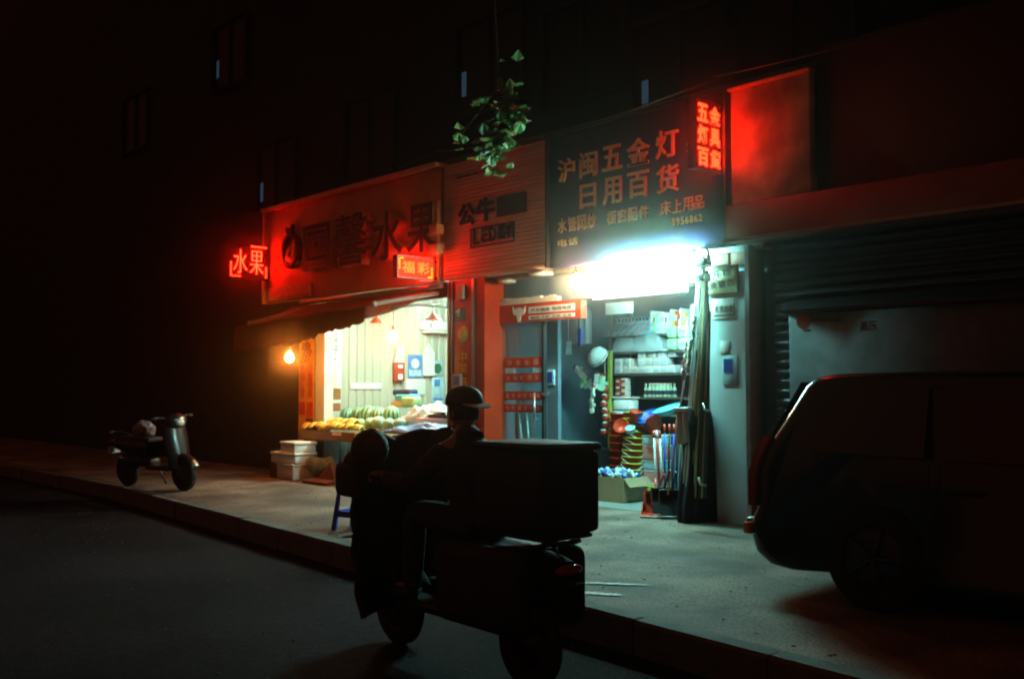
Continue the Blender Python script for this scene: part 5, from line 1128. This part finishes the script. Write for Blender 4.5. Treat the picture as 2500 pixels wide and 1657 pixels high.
park = scooter('dark parked scooter in the shade at the left end of the paving', M['dark_paint'], mirrors=False)
ride = scooter('dark delivery scooter with a big box behind its rider', M['black_matte'], stand=False)
for s in (-1, 1): MB().rbox(-.86, -.16, min(s * .13, s * .28), max(s * .13, s * .28), .30, .72, .07, None, 4).build('saddle_bag', M['quilt'], ride)
# delivery scooter extras
MB().rbox(-1.00, -.46, -.22, .22, .80, 1.205, .03).build('delivery_box', M['quilt'], ride)
MB().rbox(-1.01, -.45, -.23, .23, 1.207, 1.245, .02).build('box_lid', M['quilt'], ride)
MB().rbox(-.98, -.50, -.18, .18, .775, .798, .008).build('box_rack', M['dark_metal'], ride)
def quilt(u, v):        # wind-shield quilt hung over the handlebar
    y = -.40 + .80 * u; hump = 1.27 - .06 * (1 - abs(math.sin(2 * math.pi * u))) - .10 * max(0, abs(u - .5) - .38) / .12; z = hump - (hump - .20) * v
    x = .60 + .09 * math.sin(math.pi * (.1 + .8 * v)) - .16 * (2 * u - 1) ** 2 + .018 * math.sin(v * 24) + .05 * v
    return Vector((x, y * (1 - .18 * v), z))
MB().grid(quilt, 36, 48).build('wind_quilt', M['quilt'], ride, thick=.03)
for s in (-1, 1): MB().ball((.47, s * .29, 1.17), (.15, .10, .11), 20, 12).build('quilt_mitt', M['quilt'], ride)
bk = MB(); bk.rbox(.76, 1.12, -.17, .17, .84, 1.06, .05); bk.ball((.95, 0, 1.06), (.17, .16, .09), 20, 12); bk.build('covered_basket', M['quilt'], ride)
for s in (-1, 1): MB().tube([(.62, s * .12, .92), (.80, s * .12, .86)], .014).build('basket_bracket', M['dark_metal'], ride)
MB().ball((1.10, .12, .985), (.03, .05, .018), 14, 8, Matrix.Rotation(R(-25), 4, 'X')).build('side_reflector', M['headlens'], ride)
for o in children(ride):
    if o.name.startswith('number_plate'): o.data = o.data.copy(); o.data.materials[0] = M['black_matte']
ride.location = (-4.62, -4.45, ROAD); ride.rotation_euler = (0, 0, R(178)); ride.scale = (1.0, 1.0, 1.06)
park.location = (-13.7, -2.40, ground(-2.40)); park.rotation_euler = (R(4), 0, R(14))
bgq = Vector((-14.0, -2.50, ground(-2.3) + .80))
n = bmesh.new(); bmesh.ops.create_icosphere(n, subdivisions=4, radius=1)
for v in n.verts: v.co *= 1 + .22 * noise.noise(v.co * 2.4) + .10 * noise.noise(v.co * 7)
for f in n.faces: f.smooth = True
b = MB(); b.add(n, Matrix.Translation(bgq) @ Matrix.Diagonal((.20, .14, .13, 1)))
tag(b.build('plastic_bag', M['grey_bag']), 'pale crumpled bag on the seat of the parked scooter', 'bag')

# ------------------------------------------------------------------ the rider
def skin_body(chains, sub=2):
    """chains: lists of (point, radius); each grows from the nearest existing joint -> one skinned surface"""
    me = bpy.data.meshes.new('t'); vs, es, rs = [], [], []
    idx = {}
    for ch in chains:
        prev = None
        for p, r in ch:
            k = tuple(round(c, 4) for c in p)
            if k not in idx: idx[k] = len(vs); vs.append(p); rs.append(r)
            i = idx[k]
            if prev is not None and (prev, i) not in es: es.append((prev, i))
            prev = i
    me.from_pydata(vs, es, []); o = bpy.data.objects.new('t', me); col.objects.link(o)
    md = o.modifiers.new('s', 'SKIN'); md.use_smooth_shade = True
    for i, sv in enumerate(me.skin_vertices[0].data):
        r = rs[i]; sv.radius = r if isinstance(r, tuple) else (r, r); sv.use_root = (i == 0)
    sd = o.modifiers.new('u', 'SUBSURF'); sd.levels = sub; sd.render_levels = sub
    dg = bpy.context.evaluated_depsgraph_get(); dg.update(); out = bpy.data.meshes.new_from_object(o.evaluated_get(dg))
    bpy.data.objects.remove(o); bpy.data.meshes.remove(me); return out
def voxel(me_list, size, name, m, parent):
    b = bmesh.new()
    for me in me_list: b.from_mesh(me); bpy.data.meshes.remove(me)
    me = bpy.data.meshes.new('t'); b.to_mesh(me); b.free(); o = bpy.data.objects.new('t', me); col.objects.link(o)
    r = o.modifiers.new('r', 'REMESH'); r.mode = 'VOXEL'; r.voxel_size = size; r.use_smooth_shade = True
    c = o.modifiers.new('c', 'SMOOTH'); c.iterations = 2; c.factor = .5
    dg = bpy.context.evaluated_depsgraph_get(); dg.update(); out = bpy.data.meshes.new_from_object(o.evaluated_get(dg)); bpy.data.objects.remove(o); bpy.data.meshes.remove(me)
    for p in out.polygons: p.use_smooth = True
    return link_mesh(name, out, m, parent)
rider = thing('person', (0, 0, 0), 'person in dark clothes and a backward cap riding the delivery scooter away', 'person')
pel, wai, che, nek = (-.33, 0, .80), (-.30, 0, .94), (-.22, 0, 1.13), (-.165, 0, 1.255)
HD = Vector((-.155, 0, 1.395))
def limb(s):
    sh, el, wr = (-.18, s * .19, 1.165), (.02, s * .275, .985), (.245, s * .27, 1.005)
    hip, kn, an, toe = (-.31, s * .095, .785), (.12, s * .15, .83), (.16, s * .14, .43), (.33, s * .15, .375)
    return sh, el, wr, hip, kn, an, toe
ch = [[(pel, (.15, .12)), (wai, (.14, .115)), (che, (.165, .12)), (nek, .058), (tuple(HD + Vector((.0, 0, -.06))), .065)]]
for s in (-1, 1):
    sh, el, wr, hip, kn, an, toe = limb(s)
    ch.append([(che, (.165, .12)), (sh, .062), (el, .044), (wr, .030), ((.285, s * .275, 1.012), .036)])
    ch.append([(pel, (.15, .12)), (hip, .090), (kn, .060), ((.145, s * .145, .62), .055), (an, .038), ((.20, s * .143, .39), .036), (toe, .030)])
parts = [skin_body(ch)]
# head with face, ears; looks ahead along +x
hb2 = bmesh.new(); bmesh.ops.create_uvsphere(hb2, u_segments=32, v_segments=24, radius=1)
for v in hb2.verts:
    p = v.co; jaw = max(0, -p.z); v.co = Vector((p.x * (.100 - .012 * jaw) + .006 * jaw, p.y * (.076 - .020 * jaw), p.z * .118))
hm_ = bpy.data.meshes.new('t'); hb2.to_mesh(hm_); hb2.free(); hm_.transform(Matrix.Translation(HD)); parts.append(hm_)
fb = MB(); fb.ball(HD + Vector((.103, 0, -.018)), (.020, .013, .022), 12, 8).ball(HD + Vector((.092, 0, -.060)), (.012, .026, .008), 12, 8).ball(HD + Vector((.085, 0, -.095)), (.018, .022, .018), 12, 8)
for s in (-1, 1): fb.ball(HD + Vector((.0, s * .077, -.015)), (.020, .008, .032), 12, 8).ball(HD + Vector((.086, s * .032, .022)), (.012, .022, .007), 10, 6)
tm = bpy.data.meshes.new('t'); fb.b.to_mesh(tm); fb.b.free(); parts.append(tm)
for s in (-1, 1):       # hands closed round the grips: four bent fingers and a thumb each
    hbm = MB(); c = Vector((.325, s * .285, 1.015))
    hbm.rbox(-.042, .030, -.040, .040, -.013, .016, .012, Matrix.Translation(c + Vector((-.008, 0, .016))))
    for k, ln in enumerate((.9, 1.0, .97, .8)):
        y = c.y + s * (.031 - .0205 * k) * -1
        hbm.tube([(c.x + .015, y, c.z + .018), (c.x + .05 * ln, y, c.z + .012), (c.x + .062 * ln, y, c.z - .012), (c.x + .040 * ln, y, c.z - .032), (c.x + .015, y, c.z - .030)], [.0095, .009, .0085, .008, .0065], 8)
    hbm.tube([(c.x - .03, c.y - s * .036, c.z + .01), (c.x + .0, c.y - s * .052, c.z - .008), (c.x + .025, c.y - s * .050, c.z - .024)], [.012, .0105, .008], 8)
    tm = bpy.data.meshes.new('t'); hbm.b.to_mesh(tm); hbm.b.free(); parts.append(tm)
body = voxel(parts, .0055, 'body', M['skin'], rider)
for s in (-1, 1): MB().ball(HD + Vector((.090, s * .032, .008)), (.010, .013, .008), 12, 8).build('eye', M['paper'], rider)
jk = [[((-.335, 0, .745), (.19, .165)), (pel, (.185, .16)), (wai, (.178, .150)), (che, (.195, .15)), ((-.185, 0, 1.235), (.095, .088)), ((-.165, 0, 1.275), (.074, .070))]]
tr_ = [[((-.33, 0, .83), (.165, .14)), (pel, (.165, .14))]]
for s in (-1, 1):
    sh, el, wr, hip, kn, an, toe = limb(s)
    jk.append([(che, (.195, .15)), (sh, .085), (el, .064), (wr, .048), ((.262, s * .272, 1.008), .044)])
    tr_.append([(pel, (.165, .14)), (hip, .108), (kn, .080), ((.145, s * .145, .62), .075), (an, .060), ((.165, s * .14, .41), .056)])
voxel([skin_body(jk)], .010, 'jacket', M['jacket'], rider)
voxel([skin_body(tr_)], .010, 'trousers', M['trousers'], rider)
MB().tube([(-.215, 0, 1.215), (-.165, 0, 1.262)], [.095, .075], 20, cap=False).build('collar', M['jacket'], rider, thick=.008)
for s in (-1, 1):
    sb_ = MB(); T0 = Matrix.Translation((.24, s * .147, .375)); sb_.rbox(-.11, .15, -.046, .046, -.040, .020, .02, T0).ball((.155, s * .145, .415), (.06, .046, .04), 14, 8); sb_.build('shoe', M['black'], rider)
hr = MB()
def hair(u, v):
    a = 2 * math.pi * u; el_ = R(-25 + 75 * v); p = Vector((math.cos(a) * math.cos(el_) * .106, math.sin(a) * math.cos(el_) * .082, math.sin(el_) * .122 + .0))
    if math.cos(a) > .35: p.z = max(p.z, .045)
    return HD + p * (1.02 + .015 * noise.noise(p * 60))
hr.grid(hair, 40, 14); hr.build('hair', M['cap_black'], rider)
cp_ = rider
MB().lathe([(.112, .028), (.113, .055), (.104, .088), (.078, .115), (.040, .131), (.001, .135)], HD + Vector((-.004, 0, 0)), 32, M=None).build('cap', M['cap_black'], rider)
pk = [HD + Vector((-.10 - .095 * math.cos(a) ** .6 * 1.0 if abs(a) < 1.5 else -.10, .088 * math.sin(a), .030 - .02 * math.cos(a))) for a in [(-1.55 + 3.1 * i / 16) for i in range(17)]]
MB().prism(pk, (0, 0, .007)).build('cap_peak', M['white_plastic'], rider)
rider.location = ride.location + Vector((-.06, 0, 0)); rider.rotation_euler = ride.rotation_euler.copy(); rider.scale = ride.scale.copy()

# ------------------------------------------------------------------ parked car at the right (its tail towards the shops' light)
car = thing('parked_car', (-4.0, -1.45, .13), 'black parked hatchback van seen from its side at the right edge of the frame', 'car')
prof = [(-3.10, .36), (-3.42, .33), (-3.70, .31), (-3.86, .33), (-3.965, .40), (-4.0, .50), (-3.995, .63), (-3.955, .70), (-3.945, .95), (-3.90, 1.09), (-3.77, 1.30), (-3.63, 1.555), (-3.56, 1.605), (-3.42, 1.625), (-2.9, 1.635), (-2.1, 1.63), (-1.4, 1.585), (-1.05, 1.50), (-.35, 1.08), (.25, .98), (.52, .86), (.58, .62), (.55, .38), (.30, .32), (-.6, .33), (-2.3, .33)]
cxm = sum(p[0] for p in prof) / len(prof)
def carsec(k, y):
    e = {0: .0}.get(k, 0)
    return None
ys = [(-2.305, .15), (-2.30, .10), (-2.28, .06), (-2.24, .028), (-2.18, .008), (-2.10, .0), (-1.9, -.012), (-1.45, -.035), (-1.0, -.012), (-.80, .0), (-.72, .008), (-.66, .028), (-.62, .06), (-.60, .10), (-.595, .15)]
cbm = bmesh.new(); rings = []
for y, ins in ys:
    ring = []
    for x, z in prof:
        d = Vector((x + 1.75, 0, (z - .85))); nx = d.normalized() if d.length else d
        yy = y; side = (y + 1.45) / .85
        if z > 1.0: yy = -1.45 + (y + 1.45) * (1 - .17 * (z - 1.0) / .63)
        ring.append(cbm.verts.new(Vector((x - math.copysign(ins, d.x) * min(1, max(0, abs(d.x) - .5)), yy, z - (ins * .45 * min(1, max(0, (z - 1.3) / .3)) if z > 1.2 else -ins * .12)))))
    rings.append(ring)
for a, b_ in zip(rings, rings[1:]):
    for k in range(len(prof)):
        f = cbm.faces.new((a[k], a[(k + 1) % len(prof)], b_[(k + 1) % len(prof)], b_[k])); f.smooth = True
cbm.faces.new(rings[0]); cbm.faces.new(rings[-1][::-1])
b = MB(); b.b.free(); b.b = cbm; b.build('body', M['black_paint'], car)
def side_y(z, s): return -1.45 + s * .853 * (1 - .17 * max(0, z - 1.0) / .63)
for s in (-1, 1):
    for nm, pts in (('side_window', [(-3.62, 1.12), (-3.46, 1.50), (-2.72, 1.53), (-2.72, 1.10)]), ('side_window', [(-2.64, 1.10), (-2.64, 1.53), (-1.72, 1.50), (-1.72, 1.09)]), ('side_window', [(-1.66, 1.09), (-1.66, 1.49), (-1.30, 1.45), (-.62, 1.07)])):
        MB().prism([(x, side_y(z, s) + s * .004 - (s * .006 if s > 0 else 0) , z) for x, z in pts], (0, s * .004, 0)).build(nm, M['tinted'], car)
    for x0 in (-2.68, -1.69):
        MB().box(x0 - .003, x0 + .003, side_y(.7, s) - .003, side_y(.7, s) + .003, .42, 1.06).build('door_gap', M['black'], car)
        MB().rbox(x0 + .10, x0 + .28, side_y(.9, s) + s * .0 - .015, side_y(.9, s) + .03 * (s > 0) + (.0 if s > 0 else .0) + .002 - (.025 if s < 0 else 0) + (.025 if s < 0 else 0), .90, .93, .008).build('door_handle', M['black_paint'], car)
    MB().rbox(-1.35, -1.18, min(side_y(1.05, s), side_y(1.05, s) + s * .20), max(side_y(1.05, s), side_y(1.05, s) + s * .20), 1.02, 1.16, .03).build('wing_mirror', M['black_paint'], car)
    # tall tail light wrapping the rear corner
    tl_ = MB(); seg = [(-3.905, .72), (-3.905, .95), (-3.862, 1.09), (-3.80, 1.21), (-3.755, 1.19), (-3.81, 1.06), (-3.85, .93), (-3.86, .72)]
    tl_.prism([(x - .05, side_y(z, s) - s * .05, z) for x, z in seg], (0, s * .058, 0)); tl_.build('tail_light', M['tail_red'], car)
    MB().rbox(-4.012, -3.96, side_y(.6, s) - .10 if s > 0 else side_y(.6, s) + .0, side_y(.6, s) if s > 0 else side_y(.6, s) + .10, .52, .60, .015).build('reflector', M['amber'], car)
    for xw in (-3.05, -.42):
        wo = MB().lathe([(.20, -.09), (.30, -.105), (.335, -.06), (.335, .06), (.30, .105), (.20, .09)], (xw, -1.45 + s * .775, .335 + .13), 36, 'y', cap=False).build('wheel', M['rubber'], car)
        rm = MB().lathe([(.001, s * .05), (.06, s * .07), (.19, s * .075), (.205, s * .06), (.205, -s * .05), (.001, -s * .05)], (xw, -1.45 + s * .775, .335 + .13), 30, 'y', cap=False)
        for k in range(5):
            a = 2 * math.pi * k / 5; rm.tube([(xw, -1.45 + s * (.775 + .08), .465), (xw + .19 * math.cos(a), -1.45 + s * (.775 + .08), .465 + .19 * math.sin(a))], .02, 8)
        rm.build('rim', M['dark_metal'], wo)
def slope(x0, z0, x1, z1, y0, y1, off): 
    d = Vector((x1 - x0, 0, z1 - z0)).normalized(); nrm = Vector((-d.z, 0, d.x)) * off
    return [Vector((x0, y0, z0)) + nrm, Vector((x0, y1, z0)) + nrm, Vector((x1, y1 - .06 * (1 if y1 > y0 else -1), z1)) + nrm, Vector((x1, y0 + .06, z1)) + nrm]
MB().prism(slope(-3.905, 1.11, -3.655, 1.55, -2.10, -.80, .040), (-.006, 0, 0)).build('rear_window', M['tinted'], car)
MB().tube([(-3.97, -1.75, 1.16), (-3.88, -1.45, 1.30), (-3.85, -1.20, 1.36)], .008, 8).build('rear_wiper', M['black'], car)
MB().rbox(-4.075, -4.025, -1.68, -1.22, .74, .86, .008).build('number_plate', M['blue_paper'], car)
MB().rbox(-4.075, -3.98, -2.20, -.70, .50, .62, .03).build('bumper_strip', M['dark_metal'], car)
MB().rbox(-3.4, -.2, -2.2, -.7, .25, .40, .03).build('underbody', M['black'], car)

car.location.x -= .07

# ------------------------------------------------------------------ street trees
def leaf_faces(b, c, s, nrm=None):
    d = Vector((random.gauss(0, 1), random.gauss(0, 1), random.gauss(-.3, .7))).normalized(); u, w = frame_from(d)
    L, W = s, s * .42
    p = [c, c + d * L * .35 + u * W, c + d * L * .62 + u * W * .75 + w * .1 * L, c + d * L - w * .12 * L, c + d * L * .62 - u * W * .75 + w * .1 * L, c + d * L * .35 - u * W]
    v = [b.b.verts.new(q) for q in p]
    b.b.faces.new((v[0], v[1], v[2], v[3])); b.b.faces.new((v[0], v[3], v[4], v[5]))
def tree(base, height, limbs, label, nleaf, size):
    t = thing('street_tree', base, label, 'tree'); base = Vector(base); top = base + Vector((.15, .1, height))
    MB().tube([base - Vector((0, 0, .1)), base + Vector((0, 0, .25)), base + Vector((.03, .02, height * .5)), top], [.26, .20, .165, .13], 16).build('trunk', M['bark'], t)
    lb_ = MB(); ends = []
    for pts in limbs:
        P_ = [top - Vector((0, 0, .25))] + [Vector(p) for p in pts]; sm_ = []
        for a, b_ in zip(P_, P_[1:]):
            for k in range(5): sm_.append(a.lerp(b_, k / 5) + Vector((random.gauss(0, .04), random.gauss(0, .04), random.gauss(0, .04))))
        sm_.append(P_[-1]); lb_.tube(sm_, [.10 * (1 - i / len(sm_)) + .010 for i in range(len(sm_))], 8)
        for i, p in enumerate(sm_):
            if i > len(sm_) * .25: ends.append(p)
    lb_.build('limbs', M['bark'], t)
    cr = MB(); per = nleaf // len(ends)
    for p in ends:
        k = 0
        clump = [p + Vector((random.gauss(0, .55), random.gauss(0, .55), random.gauss(.15, .4))) for _ in range(5)]
        while k < per:
            c = random.choice(clump) + Vector((random.gauss(0, .2), random.gauss(0, .2), random.gauss(0, .17))); k += 1
            if c.y > -.15: continue
            leaf_faces(cr, c, size * random.uniform(.7, 1.2))
    for (c0, c1, n_, sp) in t.get('_', []) if False else []: pass
    return t, cr
t1, cr = tree((-1.55, -3.45, ground(-3.4) - .03), 3.6, [[(-3.2, -2.9, 5.0), (-5.4, -2.4, 7.0), (-7.6, -1.8, 7.4)], [(-2.5, -2.6, 5.5), (-4.2, -1.6, 7.2), (-5.0, -1.2, 8.0)], [(-1.0, -3.0, 5.6), (.5, -2.2, 7.0)], [(-3.0, -4.2, 5.8), (-5.6, -4.6, 7.2), (-8.0, -4.2, 7.6)], [(-4.0, -3.3, 6.6), (-6.8, -2.9, 7.4), (-10.5, -2.2, 7.6)]],
              'leafy street tree whose branches hang over the shop signs from the right', 5200, .15)
tw = MB(); stem_ = [Vector(p) for p in ((-7.6, -1.8, 7.4), (-7.7, -1.45, 5.9), (-7.82, -1.25, 4.75), (-7.9, -1.2, 4.15))]
tw.tube(stem_, [.018, .013, .009, .005], 6); tw.tube([stem_[2], Vector((-8.3, -1.2, 4.5)), Vector((-8.55, -1.2, 4.34))], [.007, .006, .004], 6)
tw.build('hanging_twig', M['bark'], t1)
def hang(cpt, n_, sp, s_):
    for _ in range(n_): leaf_faces(cr, Vector(cpt) + Vector((random.gauss(0, sp), random.gauss(0, sp), random.gauss(0, sp * 1.2))), s_ * random.uniform(.8, 1.25))
for cpt, n_, sp, s_ in (((-7.72, -1.2, 4.55), 34, .07, .15), ((-7.60, -1.15, 4.40), 20, .05, .14), ((-7.8, -1.2, 4.22), 26, .06, .14), ((-7.92, -1.2, 4.06), 34, .09, .13), ((-8.15, -1.2, 4.14), 9, .09, .14), ((-7.75, -1.3, 4.85), 5, .10, .15), ((-8.5, -1.2, 4.36), 5, .05, .13), ((-8.05, -1.25, 4.66), 6, .06, .13)):
    hang(cpt, n_, sp, s_)
cr.build('crown', M['leaf'], t1)

# ------------------------------------------------------------------ thin volume added to stand in for lens glow round the lamps
GLOW_DENSITY = 0.0075
hm3 = bpy.data.materials.new('lens_glow_haze'); hm3.use_nodes = True; nt = hm3.node_tree; nt.nodes.remove(nt.nodes['Principled BSDF'])
pv = nt.nodes.new('ShaderNodeVolumePrincipled'); pv.inputs['Color'].default_value = (1.0, 0.80, 0.62, 1); pv.inputs['Density'].default_value = GLOW_DENSITY; pv.inputs['Anisotropy'].default_value = 0.985
nt.links.new(pv.outputs[0], nt.nodes['Material Output'].inputs['Volume'])
tag(MB().box(-95, 75, -65, 12, -1.1, 16.0).build('glow_haze', hm3), kind='stuff')
